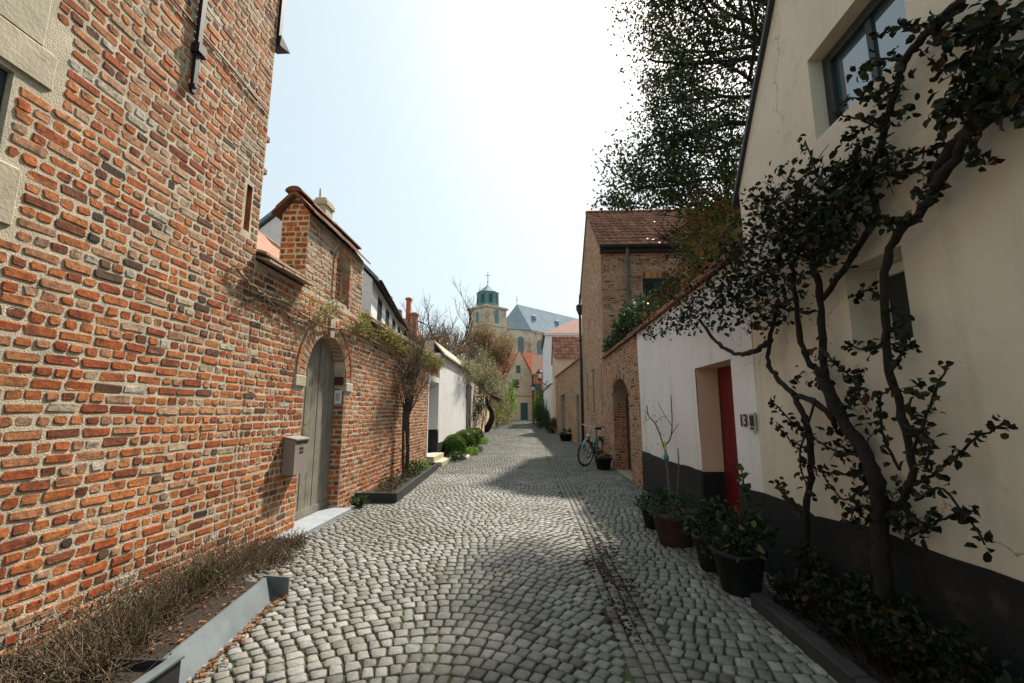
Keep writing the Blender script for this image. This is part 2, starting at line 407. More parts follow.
def lay(mb, P, u0, u1, z0, z1, ok, course, pal, m=1, S=.2, H=.095, J=.019, prot=(.0025,.0075), du=.01):
    n = int((z1-z0)/course)
    for k in range(n):
        za = z0+k*course; zb = za+course
        # allowed intervals
        runs = []; cur = None; u = u0
        N = max(2, int((u1-u0)/du)+1)
        for i in range(N+1):
            u = u0+(u1-u0)*i/N
            if ok is None or ok(u, za, zb):
                if cur is None: cur = u
                last = u
            elif cur is not None:
                runs.append((cur, last)); cur = None
        if cur is not None: runs.append((cur, last))
        for (a, b) in runs:
            if b-a < .04: continue
            u = a; hd = (k % 2 == 0)
            first = True
            while u < b-.02:
                L = (S if rnd.random() < (.07 if hd else .90) else H)*rnd.uniform(.88, 1.1)
                if first and hd: L = H*rnd.uniform(.55, 1.0)
                first = False
                if b-(u+L) < .05: L = b-u
                if L > S*1.25:
                    L = L/2
                w = L-J*rnd.uniform(.75, 1.4); h = course-J*rnd.uniform(.85, 1.35)
                if w > .02:
                    one_brick(mb, P, u+L/2, (za+zb)/2+rnd.uniform(-.004,.004)+.004*math.sin(u*3+k), w/2, h/2, rnd.uniform(*prot), m, pal(u, za))
                u += L

def pick(*ws):
    """palette sampler: list of (weight, lo, hi)"""
    tot = sum(w[0] for w in ws)
    def f(u=0, z=0):
        x = rnd.random()*tot
        for w, lo, hi in ws:
            x -= w
            if x <= 0: return rnd.uniform(lo, hi)
        return .5
    return f

def arch_ring(mb, P, uc, zs, r0, r1, n, d0, d1, m, pal, a0=0, a1=math.pi, gap=.1):
    for i in range(n):
        t0 = a0+(a1-a0)*(i+gap)/n; t1 = a0+(a1-a0)*(i+1-gap)/n
        q = rnd.uniform(-.004, .004)
        pts = [(r0, t0), (r0, t1), (r1+q, t1), (r1+q, t0)]
        f = [P(uc+r*math.cos(t), zs+r*math.sin(t), d1) for r, t in pts]
        b = [P(uc+r*math.cos(t), zs+r*math.sin(t), d0) for r, t in pts]
        mb.hexa(b+f, m, pal(0, 0))

def pantiles(mb, P0, A, B, length, slope, tw=.22, tl=.32, m=0, lift=.035, amp=.028):
    P0 = V(P0); A = V(A).normalized(); B = V(B).normalized(); Nn = A.cross(B).normalized()
    if Nn.z < 0: Nn = -Nn
    na = max(1, round(length/tw)); nb = max(1, round(slope/tl)); tw = length/na; tl = slope/nb
    prof = [(0, .2), (.2, .95), (.42, .9), (.62, .1), (.82, -.25), (1.03, .25)]
    for j in range(nb):
        for i in range(na):
            vs = []
            r = rnd.random(); jx = rnd.uniform(-.006, .006); jz = rnd.uniform(-.004, .006)
            for (q, h) in prof:
                p = P0+A*(tw*(i+q)+jx)+B*(tl*j-.03)+Nn*(amp*h+lift+jz)
                vs.append(tuple(p))
            for (q, h) in prof:
                p = P0+A*(tw*(i+q)+jx)+B*(tl*(j+1)+.02)+Nn*(amp*h+.004)
                vs.append(tuple(p))
            for (q, h) in prof:
                p = P0+A*(tw*(i+q)+jx)+B*(tl*j-.03)+Nn*(amp*h+lift-.018)
                vs.append(tuple(p))
            n = len(prof); fs = []
            for k in range(n-1):
                fs.append((k, k+1, n+k+1, n+k)); fs.append((2*n+k, 2*n+k+1, k+1, k))
            mb.add(vs, fs, m, r, True)

# ------------------------------------------------------------------ plant helpers
def rv(k=1.0):
    while True:
        v = V((rnd.uniform(-1,1), rnd.uniform(-1,1), rnd.uniform(-1,1)))
        if .05 < v.length < 1: return v*k
def leaves(mb, c, rx, ry, rz, n, L, W=None, shell=0.0, m=0, fine=False, lo=0, hi=1, clump=0, up=.3):
    """n leaves scattered in an ellipsoid, in loose clumps"""
    W = W or L*.55; c = V(c)
    cl = [V((q.x*rx, q.y*ry, q.z*rz)) for q in (rv() for _ in range(clump))] if clump else None
    for _ in range(n):
        if cl:
            k = cl[rnd.randrange(clump)]; g = rnd.gauss
            s = .30
            o = k*1.0 + V((g(0,s)*rx*.6, g(0,s)*ry*.6, g(0,s)*rz*.6))
        else:
            q = rv()
            if shell: q = q.normalized()*(shell+(1-shell)*rnd.random())
            o = V((q.x*rx, q.y*ry, q.z*rz))
        d = rv().normalized(); nr = (rv().normalized()+V((0,0,up))).normalized()
        s = rnd.uniform(.7, 1.25)
        mb.leaf(c+o, d, nr, L*s, W*s, m, lo+(hi-lo)*rnd.random(), fine)
def twigs(mb, base, n, length, spread, r0=.004, m=0, up=1.0, bend=.35, leaf=None, seg=4, sides=3):
    base = V(base)
    for _ in range(n):
        p = base+V((rnd.uniform(-spread,spread), rnd.uniform(-spread,spread), 0))
        d = (V((rnd.uniform(-1,1), rnd.uniform(-1,1), 0))*.9+V((0,0,up*rnd.uniform(.5,1.3)))).normalized()
        pts = [p.copy()]; L = length*rnd.uniform(.5,1.1)
        for i in range(seg):
            d = (d+rv(bend)).normalized(); p = p+d*L/seg; pts.append(p.copy())
            if leaf and i > 0:
                for q in range(leaf[0]):
                    f = pts[-2].lerp(p, rnd.random())
                    leaf[1].leaf(f, (d+rv(.9)).normalized(), rv().normalized(), leaf[2]*rnd.uniform(.6,1.3), leaf[2]*leaf[3], leaf[4])
        mb.tube(pts, [r0*(1-.75*i/seg) for i in range(seg+1)], sides, m, caps=False)
def branch(mb, p, d, L, r, depth, m=0, spread=.6, seg=4, ratio=.7, tips=None, up=.1, kids=3, sides=6, wig=.22):
    pts = [V(p)]; q = V(p); d = V(d).normalized(); dirs = []
    for i in range(seg):
        d = (d+rv(wig)+V((0,0,up*.3))).normalized(); q = q+d*L/seg; pts.append(q.copy()); dirs.append(d.copy())
    mb.tube(pts, [max(.003, r*(1-.5*i/seg)) for i in range(seg+1)], sides if r > .02 else 4 if r > .008 else 3, m, caps=False)
    if tips is not None and depth <= 1: tips.extend(pts[1:])
    if depth <= 0: return
    for k in range(kids):
        i = rnd.randrange(seg//2, seg); i = seg-1 if k == 0 else i
        nd_ = (dirs[i]+rv(spread*1.4)+V((0,0,up))).normalized()
        branch(mb, pts[i+1], nd_, L*ratio*rnd.uniform(.75,1.15), r*.55, depth-1, m, spread, seg, ratio, tips, up, kids, sides, wig)
def smooth_path(pts, k=4, wob=0.0):
    pts = [V(p) for p in pts]; out = []
    for i in range(len(pts)-1):
        p0 = pts[max(i-1,0)]; p1 = pts[i]; p2 = pts[i+1]; p3 = pts[min(i+2,len(pts)-1)]
        for j in range(k):
            t = j/k
            q = (p1*2+(p2-p0)*t+(p0*2-p1*5+p2*4-p3)*t*t+(p1*3-p0-p2*3+p3)*t*t*t)*.5
            out.append(q+(rv(wob) if wob and (i or j) else V((0,0,0))))
    out.append(pts[-1]); return out
def text(body, size, M4, mat, parent, name='house_number', ext=.002, label=None):
    cu = bpy.data.curves.new(name, 'FONT'); cu.body = body; cu.size = size; cu.extrude = ext
    cu.align_x = 'CENTER'; cu.align_y = 'CENTER'; cu.materials.append(mat); cu.offset = .002
    fo = bpy.data.objects.new(name, cu); COL.objects.link(fo)
    me = bpy.data.meshes.new_from_object(fo.evaluated_get(bpy.context.evaluated_depsgraph_get()))
    bpy.data.objects.remove(fo)
    o = bpy.data.objects.new(name, me); COL.objects.link(o)
    root = parent
    while root.parent is not None: root = root.parent
    o.parent = parent
    mm = Matrix(M4); mm.translation = mm.translation - V(root['org'])
    o.matrix_local = mm
    return o
def axes(o, x, y):
    x = V(x).normalized(); y = V(y).normalized(); z = x.cross(y)
    return Matrix(((x.x,y.x,z.x,o[0]),(x.y,y.y,z.y,o[1]),(x.z,y.z,z.z,o[2]),(0,0,0,1)))

# ================================================================== ground and street
XL, XR = -2.85, 2.1
mb = MB()
rows = [(-40, -.06), (12, -.06), (70, gz(70)-.06), (400, gz(70)-.06)]
for (a, za), (b, zb) in zip(rows[:-1], rows[1:]):
    mb.add([(-300,a,za),(300,a,za),(300,b,zb),(-300,b,zb)], [(0,1,2,3)], 0)
struct(mb.build('ground', M['ground']))

def left_edge(Y):
    return XL+.02 if Y < 14 else XL+.02 - max(0, Y-22)*.028
def right_edge(Y):
    if Y < 18.7: return XR-.02
    return XR-.02-(min(Y, 42)-18.7)*.036
def camber(x, Y):
    d = abs(x-.68)
    return gz(Y) - .035*math.exp(-(d/.35)**2) + .012*math.exp(-((x+1.0)/1.0)**2)
mb = MB()
ys = [-3+i*.5 for i in range(0, 60)]+[27+i*2 for i in range(20)]
xs = [-1+i/14 for i in range(15)]
for Y0, Y1 in zip(ys[:-1], ys[1:]):
    for k in range(14):
        q = []
        for Yv, kk in ((Y0,k),(Y0,k+1),(Y1,k+1),(Y1,k)):
            f = kk/14; x = left_edge(Yv)+(right_edge(Yv)-left_edge(Yv))*f
            q.append((x, Yv, camber(x, Yv)-.007))
        mb.add(q, [(0,1,2,3)], 0, smooth=True)
def cobble(mb, x, y, ang, a, b, detail, dark=0):
    if not (left_edge(y)+.02 < x < right_edge(y)-.02): return
    ca, sa = math.cos(ang), math.sin(ang); z0 = camber(x, y)
    hz = rnd.uniform(-.003, .003); tx = rnd.uniform(-.018,.018); ty = rnd.uniform(-.018,.018)
    def pt(u, v, h):
        return (x+u*ca-v*sa, y+u*sa+v*ca, z0+h+hz+tx*u+ty*v)
    j = lambda k: rnd.uniform(-k, k)
    r = min(1, max(.12, rnd.gauss(.55, .2)))*(1-dark)
    if detail:
        e = min(a,b)*rnd.uniform(.14,.32)
        o = [(-a+e,-b),(a-e,-b),(a,-b+e),(a,b-e),(a-e,b),(-a+e,b),(-a,b-e),(-a,-b+e)]
        k1, k2 = j(.12), j(.12)
        o = [(u*(1+k1*v/b)+j(a*.06), v*(1+k2*u/a)+j(b*.06)) for u, v in o]
        vs = [pt(u, v, -.02) for u, v in o]+[pt(u*.99, v*.99, .0035) for u, v in o]+[pt(u*.92, v*.91, .0072+j(.0007)) for u, v in o]+[pt(j(.008), j(.008), .0076+j(.0008))]
        fs = []
        for k in (0, 8):
            for i in range(8):
                n = (i+1)%8; fs.append((k+i,k+n,k+8+n,k+8+i))
        for i in range(8): fs.append((16+i, 16+(i+1)%8, 24))
        mb.add(vs, fs, 1, r, True)
    else:
        o = [(-a,-b),(a,-b),(a,b),(-a,b)]
        o = [(u+j(a*.1), v+j(b*.1)) for u, v in o]
        vs = [pt(u, v, -.012) for u, v in o]+[pt(u*.82, v*.82, .010) for u, v in o]
        mb.add(vs, [(4,5,6,7),(0,1,5,4),(1,2,6,5),(2,3,7,6),(3,0,4,7)], 1, r)
PT = .111
def panel(xc, a_, b_, sign, xmin, xmax, yend):
    """rows of setts laid in flattened arcs: y = Yc - sign*a*(sqrt(1+((x-xc)/b)^2)-1)"""
    Yc = .3-1.6 if sign > 0 else .3
    Yc = .3 if sign < 0 else .3
    while Yc < yend:
        x = xmin+rnd.uniform(-.05, 0)
        while x < xmax:
            q = (x+.04-xc)/b_; sl = a_*q/(b_*math.sqrt(1+q*q)); ang = math.atan(sl)
            st = .086*rnd.uniform(.8, 1.25); dx = st*math.cos(ang); xm = x+dx/2
            q = (xm-xc)/b_; y = Yc-sign*a_*(math.sqrt(1+q*q)-1)
            if xmin < xm < xmax and y > .3:
                g = .0075 if y < 12 else .009
                cobble(mb, xm, y+rnd.uniform(-.004,.004), -sign*ang+rnd.uniform(-.05,.05), st/2-g, PT*math.cos(ang)/2*1.03-g+rnd.uniform(-.004,.003), y < 11)
            x += dx
        Yc += PT
panel(-.55, .95, .92, 1, -5.0, .525, 68)
panel(1.55, .80, .90, -1, .86, 2.6, 48)
y = .3
for c in range(4):
    y = .3
    while y < 60:
        L = rnd.uniform(.085, .125)
        cobble(mb, .572+.080*c+rnd.uniform(-.005,.005), y+L/2, rnd.uniform(-.06,.06), .034, L/2-.007, y < 11, dark=(.95 if 3.4 < y < 6.6 and rnd.random() < .8 else .6)*rnd.uniform(.3,1))
        y += L
struct(mb.build('street', [M['joint'], M['cobble']]))
mb = MB()
for _ in range(900):
    y = rnd.gauss(4.7, .75); x = .70+rnd.gauss(0, .07)+.04*math.sin(y*5)
    if not 3.0 < y < 6.6: continue
    s = rnd.uniform(.006, .022)
    mb.lathe([(s*.9,-.004),(s*rnd.uniform(.7,1),s*.25),(s*.4,s*rnd.uniform(.4,.6))], (x, y, camber(x,y)+.004), 6, 0, None, True, rnd.uniform(.7,1.3), rnd.uniform(.7,1.3))
tag(mb.build('gutter_dirt', M['soil']), 'dark damp soil gathered along the gutter rows of the lane', 'dirt', kind='stuff')

# ================================================================== LEFT: tall brick house
PL = Plane((XL,0,0),(0,1,0),(1,0,0))
house = thing('brick_house', 'tall old house of rough orange brick with iron wall tie and stone lintel blocks', 'house', (XL, 2, 0))
mb = MB()
win = (.9, 2.13, 2.77, 3.27, .22, 0, None)
slit = (4.16, 4.25, 3.22, 3.70, .10, 1, 1)
wall_body(mb, PL, -1.6, 4.40, -.1, 7.2, [win, slit], th=.4, m=0)
def okh(u, za, zb):
    if .95 < u < 2.40 and zb > 3.30 and za < 3.72: return u > 2.385 if za < 3.5 else u > 2.385
    if u < 2.28 and 3.7 <= za < 3.95: return u > 2.27
    if u < 2.15 and zb > 2.77 and za < 3.30: return False
    if u < 2.26 and zb > 2.40 and za < 2.77: return False
    if 4.14 < u < 4.27 and zb > 3.2 and za < 3.72: return False
    return True
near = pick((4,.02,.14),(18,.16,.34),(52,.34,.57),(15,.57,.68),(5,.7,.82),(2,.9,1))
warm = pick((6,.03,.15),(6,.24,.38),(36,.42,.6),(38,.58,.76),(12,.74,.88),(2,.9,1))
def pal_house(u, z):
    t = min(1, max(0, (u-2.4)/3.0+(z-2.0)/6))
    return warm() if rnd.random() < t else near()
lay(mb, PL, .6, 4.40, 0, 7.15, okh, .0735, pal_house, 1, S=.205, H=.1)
# side and back walls, inside plane
mb.box((-9,-1.6,-.1),(XL-.41,4.39,5.2), 0)
mb.build('wall', [M['mortar'], M['brick']], house)
mb = MB(); mb.box((XL-.20,.905,2.775),(XL-.035,2.125,3.265),0); mb.build('window', M['frame_dark'], house)  # dark slab set nearly flush, standing in for the shadow under the stone ledge
mb = MB()
for (a,b,c,d) in ((.6,2.32,3.30,3.52),(1.5,2.24,3.525,3.93),(.6,1.49,3.525,3.95),(.7,2.24,2.42,2.75)):
    n = 6
    mb.bbox((XL-.2,a,c),(XL+rnd.uniform(.012,.02),b,d),.012,0)
mb.build('stone_block', M['stone'], house)
mb = MB()
mb.hexa([(XL+.02,3.285,4.05),(XL+.05,3.285,4.05),(XL+.05,3.325,4.05),(XL+.02,3.325,4.05),(XL+.015,3.27,5.9),(XL+.055,3.27,5.9),(XL+.055,3.33,5.9),(XL+.015,3.33,5.9)])
mb.box((XL-.02,3.27,4.42),(XL+.075,3.35,4.50)); mb.box((XL-.02,3.34,4.44),(XL+.05,3.40,4.465))
mb.box((XL-.02,3.29,4.10),(XL+.06,3.32,4.13))
mb.build('iron_tie', M['iron'], house)
mb = MB(); mb.tube(smooth_path([(XL+.02,2.6,4.70),(XL+.022,3.1,4.66),(XL+.022,3.7,4.65),(XL+.022,4.1,4.63),(XL+.02,4.36,4.62)],4),.008,5); mb.build('cable', M['iron'], house)
mb = MB()
mb.box((XL-.10,4.403,5.62),(XL+.03,4.46,7.2)); mb.hexa([(XL-.1,4.403,5.5),(XL+.05,4.403,5.5),(XL+.05,4.43,5.5),(XL-.1,4.43,5.5),(XL-.1,4.403,5.62),(XL+.06,4.403,5.62),(XL+.06,4.60,5.56),(XL-.1,4.60,5.56)])
mb.build('corner_gutter', M['iron'], house)
for z in (4.36, 3.98):
    mb = MB(); mb.bbox((XL-.2,4.403,z),(XL-.02,4.50,z+.06),.01); mb.build('tile_ledge', M['tile_red'], house)
mb = MB(); mb.box((XL-.15,-1.7,7.2),(XL+.25,4.5,7.28)); mb.hexa([(-9,-1.7,7.2),(XL+.25,-1.7,7.28),(XL+.25,4.5,7.28),(-9,4.5,7.2),(-6,-1.7,9.8),(-5.9,-1.7,9.9),(-5.9,4.5,9.9),(-6,4.5,9.8)])
mb.build('roof', M['tile_red'], house)

# ================================================================== LEFT: garden wall with arched door
gw = thing('garden_wall', 'long brick garden wall with tile coping, arched grey door and small roofed niche pier', 'wall', (XL, 9, 0))
UC, RR, SPR = 6.225, .625, 1.88
atop = lambda u: SPR+math.sqrt(max(0, RR*RR-(u-UC)**2))
door_h = (UC-RR, UC+RR, .05, atop, .18, 0, None)
wd_h = (12.55, 13.85, .28, 2.34, .32, 2, None)
mb = MB()
wall_body(mb, PL, 4.403, 13.998, -.1, 2.98, [door_h, wd_h], th=.34, m=0)
def okg(u, za, zb):
    d = abs(u-UC)
    if zb > SPR-.12:
        zz = za if za > SPR else SPR
        if d < .885 and (d*d+(max(za-SPR,0))**2 < .885**2): return False
    if d < RR and za < SPR+.2: return False
    if 12.45 < u < 13.95 and za < 2.48 : return False
    return True
def pal_gw(u, z):
    t = .25+min(.6, max(0, (z-1.4)/3+(u-5)/14))
    return warm() if rnd.random() < t else near()
lay(mb, PL, 4.40, 13.99, 0, 2.97, okg, .0735, pal_gw, 1, S=.2, H=.1)
# red brick far jamb of the arched door
PJ = Plane((XL-.18, UC+RR, 0), (1,0,0), (0,-1,0))
redp = pick((5,.06,.16),(60,.22,.40),(25,.4,.5),(3,.6,.7))
lay(mb, PJ, 0, .178, .07, SPR, None, .0735, redp, 1, S=.19, H=.1)
PJ2 = Plane((XL-.18, UC-RR, 0), (1,0,0), (0,1,0))
lay(mb, PJ2, 0, .178, .07, SPR, None, .0735, redp, 1, S=.19, H=.1)
mb.build('wall', [M['mortar'], M['brick'], M['plaster_white']], gw)
mb = MB()
arch_ring(mb, PL, UC, SPR, RR-.004, RR+.175, 26, -.20, .014, 0, pick((2,.4,.56),(7,.62,.82),(2,.8,.9)))
arch_ring(mb, PL, UC, SPR, RR+.185, RR+.25, 20, -.05, .022, 0, pick((2,.5,.6),(5,.6,.85)), gap=.04)
ar = mb.build('arch', M['brick_buff'], gw)
mb = MB()
def stoneblk(ua, ub, za, zb, d): 
    mb.bbox((XL-.2, ua, za), (XL+d, ub, zb), .012)
stoneblk(UC-RR-.26, UC-RR+.005, SPR-.13, SPR-.002, .026); stoneblk(UC+RR-.005, UC+RR+.26, SPR-.13, SPR-.002, .026)
mb.hexa([PL(UC-.055,2.47,-.2),PL(UC+.055,2.47,-.2),PL(UC+.055,2.47,.04),PL(UC-.055,2.47,.04),PL(UC-.085,2.77,-.2),PL(UC+.085,2.77,-.2),PL(UC+.085,2.77,.04),PL(UC-.085,2.77,.04)])
mb.build('keystone', M['stone'], ar)
# the door
XD = XL-.18
mb = MB()
pl = 7; w = 2*RR/pl
for i in range(pl):
    a = UC-RR+i*w+.009; b = a+w-.018
    ts = [atop(a+(b-a)*k/4)-.003 for k in range(5)]
    poly = [(a,.10),(b,.10)]+[(a+(b-a)*k/4, max(.2, ts[k])) for k in range(4,-1,-1)]
    mb.prism(poly, lambda u,z,d: (XD+d,u,z), -.04, .022+rnd.uniform(-.002,.002), 0)
mb.prism([(UC-RR,.08)]+[(UC-RR+2*RR*k/16, atop(UC-RR+2*RR*k/16)-.004) for k in range(17)]+[(UC+RR,.08)], lambda u,z,d: (XD+d,u,z), -.06, .012, 0)
mb.box((XD,UC-RR+.003,.072),(XD+.032,UC+RR-.003,.17),0)
dr = mb.build('door', M['door_grey'], gw)
mb = MB()
for z in (1.62, .55):
    mb.prism([(5.66,z-.03),(5.74,z-.025),(5.80,z-.09),(5.83,z-.07),(5.80,z-.015),(5.90,z),(5.80,z+.015),(5.83,z+.07),(5.80,z+.09),(5.74,z+.025),(5.66,z+.03)], lambda u,zz,d:(XD+d,u,zz), .026,.034)
    mb.box((XD+.02,5.615,z-.09),(XD+.04,5.665,z+.09))
mb.build('hinge', M['iron'], dr)
mb = MB()
mb.lathe([(.012,0),(.05,.0),(.05,.01),(.02,.02)], (0,0,0), 12); mb.v = [(XD+.03+z, 5.78+x, 1.27+y) for x,y,z in mb.v]
mb.tube([(XD+.05,5.78+.055*math.sin(a*.5236),1.21+.055*math.cos(a*.5236)) for a in range(13)], .009, 6)
mb.build('door_knocker', M['iron'], dr)
dec = thing('dried_posy', 'small dried flower posy hanging on the knocker of the arched grey door', 'posy', (XD+.06,5.78,1.17))
mb = MB(); twigs(mb, (XD+.07,5.79,1.08), 14, .16, .012, .003, 0, 1.2); mb.build('stem', M['twig'], dec)
mb = MB(); leaves(mb, (XD+.075,5.79,1.22), .04,.06,.08, 70, .035, fine=False); mb.build('leaves', M['leaf_yellow'], dec)
# intercom plate on the far jamb
mb = MB(); mb.bbox((XL-.145,UC+RR-.03,1.56),(XL-.035,UC+RR-.014,1.76),.005); 
pt_ = mb.build('intercom_plate', M['white_paint'], gw)
mb = MB()
for k in range(4): mb.box((XL-.12,UC+RR-.034,1.61+k*.03),(XL-.06,UC+RR-.0305,1.62+k*.03))
mb.build('speaker_slot', M['steel_dark'], pt_)
mb = MB(); mb.bbox((XL-.16,UC+RR-.025,1.84),(XL-.02,UC+RR-.012,1.97),.004,0,.42); mb.build('terracotta_plaque', M['terracotta'], gw)
# white side door at the far end
mb = MB(); 
for i in range(6): mb.box((XL-.36,12.56+i*.2125,.28),(XL-.318,12.555+i*.2125+.205,2.335))
sd = mb.build('side_door', M['door_dark'], gw)
mb = MB(); mb.box((XL-.31,13.835,.285),(XL+.004,13.847,.95)); mb.box((XL-.0,13.86,.285),(XL+.006,13.996,.9)); mb.build('plinth', M['tar'], gw)
mb = MB(); mb.box((XL-.2,12.46,2.342),(XL+.012,13.95,2.50)); mb.box((XL-.2,12.46,.28),(XL+.010,12.548,2.34)); mb.box((XL-.2,13.852,.95),(XL+.010,13.95,2.34)); mb.build('door_surround', M['plaster_white'], gw)
# tile coping
def coping(mb, ya, yb, zt, x0=XL, back=.34, s=1, over=.15):
    """two stepped rows of flat tiles both sides and a ridge of half-round tiles; s=+1: street side is +X"""
    for (dz, o, hh) in ((-.012, over, .026), (.062, over-.05, .026)):
        y = ya
        while y < yb-.02:
            L = min(.235*rnd.uniform(.94,1.06), yb-y); j = rnd.uniform(-.012,.012); jz = rnd.uniform(-.004,.004)
            for side in (1, -1):
                xe = x0+s*(o+j) if side == 1 else x0-s*(back+o)
                xi = x0-s*back/2
                z0 = zt+dz+jz
                a = [(xe,y+.003,z0),(xi,y+.003,z0+.09),(xi,y+L-.003,z0+.09),(xe,y+L-.003,z0)]
                mb.hexa(a+[(p[0],p[1],p[2]+hh) for p in a], 0)
            y += L
    y = ya
    while y < yb-.02:
        L = min(.33, yb-y); xi = x0-s*back/2; j = rnd.uniform(-.006,.006)
        ring = [(xi+.115*math.cos(t*math.pi/6), zt+.12+j+.085*math.sin(t*math.pi/6)) for t in range(7)]
        mb.prism([(x,z) for x,z in ring], lambda a,b,d:(a,d,b), y+.002, y+L+.006, 0)
        y += L
mb = MB(); coping(mb, 4.42, 5.42, 2.985); coping(mb, 7.44, 13.99, 2.985); mb.build('coping', M['tile_pale'], gw)
# pier over the door with blind niche and little roof
mb = MB()
NU, NR, NS = 6.52, .25, 3.58
ntop = lambda u: NS+math.sqrt(max(0, NR*NR-(u-NU)**2))
wall_body(mb, PL, 5.43, 7.33, 2.981, 3.97, [(NU-NR, NU+NR, 3.05, ntop, .13, 0, 0)], th=.36, m=0)
def okp(u, za, zb):
    d = abs(u-NU)
    if d < .345 and zb > 3.0 and (za < NS or d*d+(za-NS)**2 < .345**2): return False
    return True
buff = pick((4,.05,.15),(10,.42,.56),(36,.58,.74),(40,.72,.86),(6,.88,.97))
lay(mb, PL, 5.43, 7.33, 2.985, 3.99, okp, .0735, buff, 1, S=.2, H=.1)
PNi = Plane((XL-.13,0,0),(0,1,0),(1,0,0))
lay(mb, PNi, NU-NR, NU+NR, 3.05, 3.83, lambda u,a,b: abs(u-NU) < NR and b < ntop(u), .0735, redp, 1)
PE = Plane((XL-.36,5.43,0),(1,0,0),(0,-1,0))
lay(mb, PE, 0, .36, 2.985, 4.20, lambda u,a,b: a < 3.95 or abs(u-.18) < .18*(1-(a-3.95)/.26), .0735, redp, 1, S=.2, H=.1)
mb.prism([(XL,3.972),(XL-.36,3.972),(XL-.18,4.20)], lambda a,b,d:(a,d,b), 5.43, 7.33, 0)
arch_ring(mb, PL, NU, NS, NR, NR+.085, 17, -.10, .018, 1, buff)
for sgn in (-1, 1):
    for k in range(6):
        mb.box((XL-.1, NU+sgn*NR-(.004 if sgn>0 else .085), 3.055+k*.089), (XL+.016, NU+sgn*NR+(.085 if sgn>0 else .004), 3.055+k*.089+.078), 1, buff())
pier = mb.build('niche_pier', [M['mortar'], M['brick_buff']], gw)
mb = MB()
for side in (1, -1):
    for (q, (dx, dz)) in enumerate(((.10,-.035),(.035,.03))):
        y = 5.33
        while y < 7.36:
            L = min(.2375, 7.40-y); xc = XL-.18
            xe = xc+side*(.18+dx+rnd.uniform(-.01,.01)); z0 = 3.97+dz
            xi = xc; zi = 4.20+.03*q
            a = [(xe,y,z0),(xi,y,zi),(xi,y+L-.004,zi),(xe,y+L-.004,z0)]
            mb.hexa(a+[(p[0],p[1],p[2]+.03) for p in a], 0); y += L
y = 5.31
while y < 7.36:
    L = min(.348, 7.40-y); j = rnd.uniform(-.008,.01)
    mb.prism([(XL-.18+.11*math.cos(t*math.pi/6), 4.215+j+.07*math.sin(t*math.pi/6)) for t in range(7)], lambda a,b,d:(a,d,b), y, y+L+.008, 0); y += L
mb.build('pier_roof', M['tile_dark'], pier)

# doorstep, mailbox
mb = MB(); mb.bbox((XL-.29,5.12,-.05),(XL+.225,6.78,.065),.008); tag(mb.build('doorstep', M['bluestone'], loc=(XL,5.95,0)), 'blue grey stone doorstep under the arched grey door', 'doorstep')
mx = thing('mailbox', 'taupe metal letter box with slanted lid on the brick wall by the arched door', 'mailbox', (XL,5.36,.72))
mb = MB()
def pbox(fn, poly, a, b, m=0): mb.prism(poly, fn, a, b, m)
mb.prism([(XL+.012,.72),(XL+.15,.72),(XL+.15,1.10),(XL+.012,1.13)], lambda x,z,d:(x,d,z), 5.20, 5.515)
mb.build('body', M['box_taupe'], mx)
mb = MB(); mb.prism([(XL+.012,1.134),(XL+.168,1.104),(XL+.168,1.088),(XL+.152,1.088),(XL+.152,1.118),(XL+.012,1.15)][:1]+[(XL+.168,1.104),(XL+.168,1.118),(XL+.012,1.150)], lambda x,z,d:(x,d,z), 5.19, 5.525); mb.build('lid', M['box_taupe'], mx)
text('22', .095, axes((XL+.1515,5.345,.985),(0,1,0),(0,0,1)), M['black'], mx)
mb = MB(); mb.lathe([(.006,0),(.006,.004)], (0,0,0), 10); mb.v=[(XL+.152+z,5.345+x,1.06+y) for x,y,z in mb.v]; mb.build('lock', M['chrome'], mx)
mb = MB(); mb.box((XL+.1495,5.235,1.068),(XL+.156,5.48,1.083)); mb.build('mail_slot', M['steel_dark'], mx)

# zinc planters at the left foot of the wall
tr = thing('zinc_planter', 'grey zinc wall-foot planter with slanted front board in the left corner', 'planter', (-2.2,3.0,0))
mb = MB()
mb.hexa([(-1.81,2.45,-.02),(-1.79,2.45,-.02),(-1.97,3.70,-.02),(-1.99,3.70,-.02),(-1.925,2.45,.145),(-1.905,2.45,.15),(-2.075,3.70,.15),(-2.095,3.70,.145)],0)
mb.hexa([(-2.8,2.45,.10),(-1.92,2.45,.10),(-2.09,3.7,.10),(-2.8,3.7,.10),(-2.8,2.45,.115),(-1.92,2.45,.115),(-2.09,3.7,.115),(-2.8,3.7,.115)],1)
mb.build('front_board', [M['zinc'], M['soil']], tr)
mb = MB(); mb.prism([(-2.11,.16),(-1.895,.15),(-1.895,-.02),(-1.965,-.02)], lambda x,z,d:(x,d,z), 3.703, 3.716); mb.build('end_plate', M['zinc'], tr)
tr2 = thing('steel_planter', 'black steel planter with grey rim at the bottom left corner', 'planter', (-2.2,2.0,0))
mb = MB(); mb.box((-1.785,.8,-.05),(-1.765,2.43,.19)); mb.box((-2.8,2.41,-.05),(-1.786,2.43,.19)); mb.build('side_panel', M['steel_dark'], tr2)
mb = MB(); mb.box((-1.815,.8,.191),(-1.755,2.44,.202)); mb.build('rim', M['zinc'], tr2)
mb = MB(); mb.box((-2.8,.8,0),(-1.79,2.405,.15)); mb.build('soil', M['soil'], tr2)

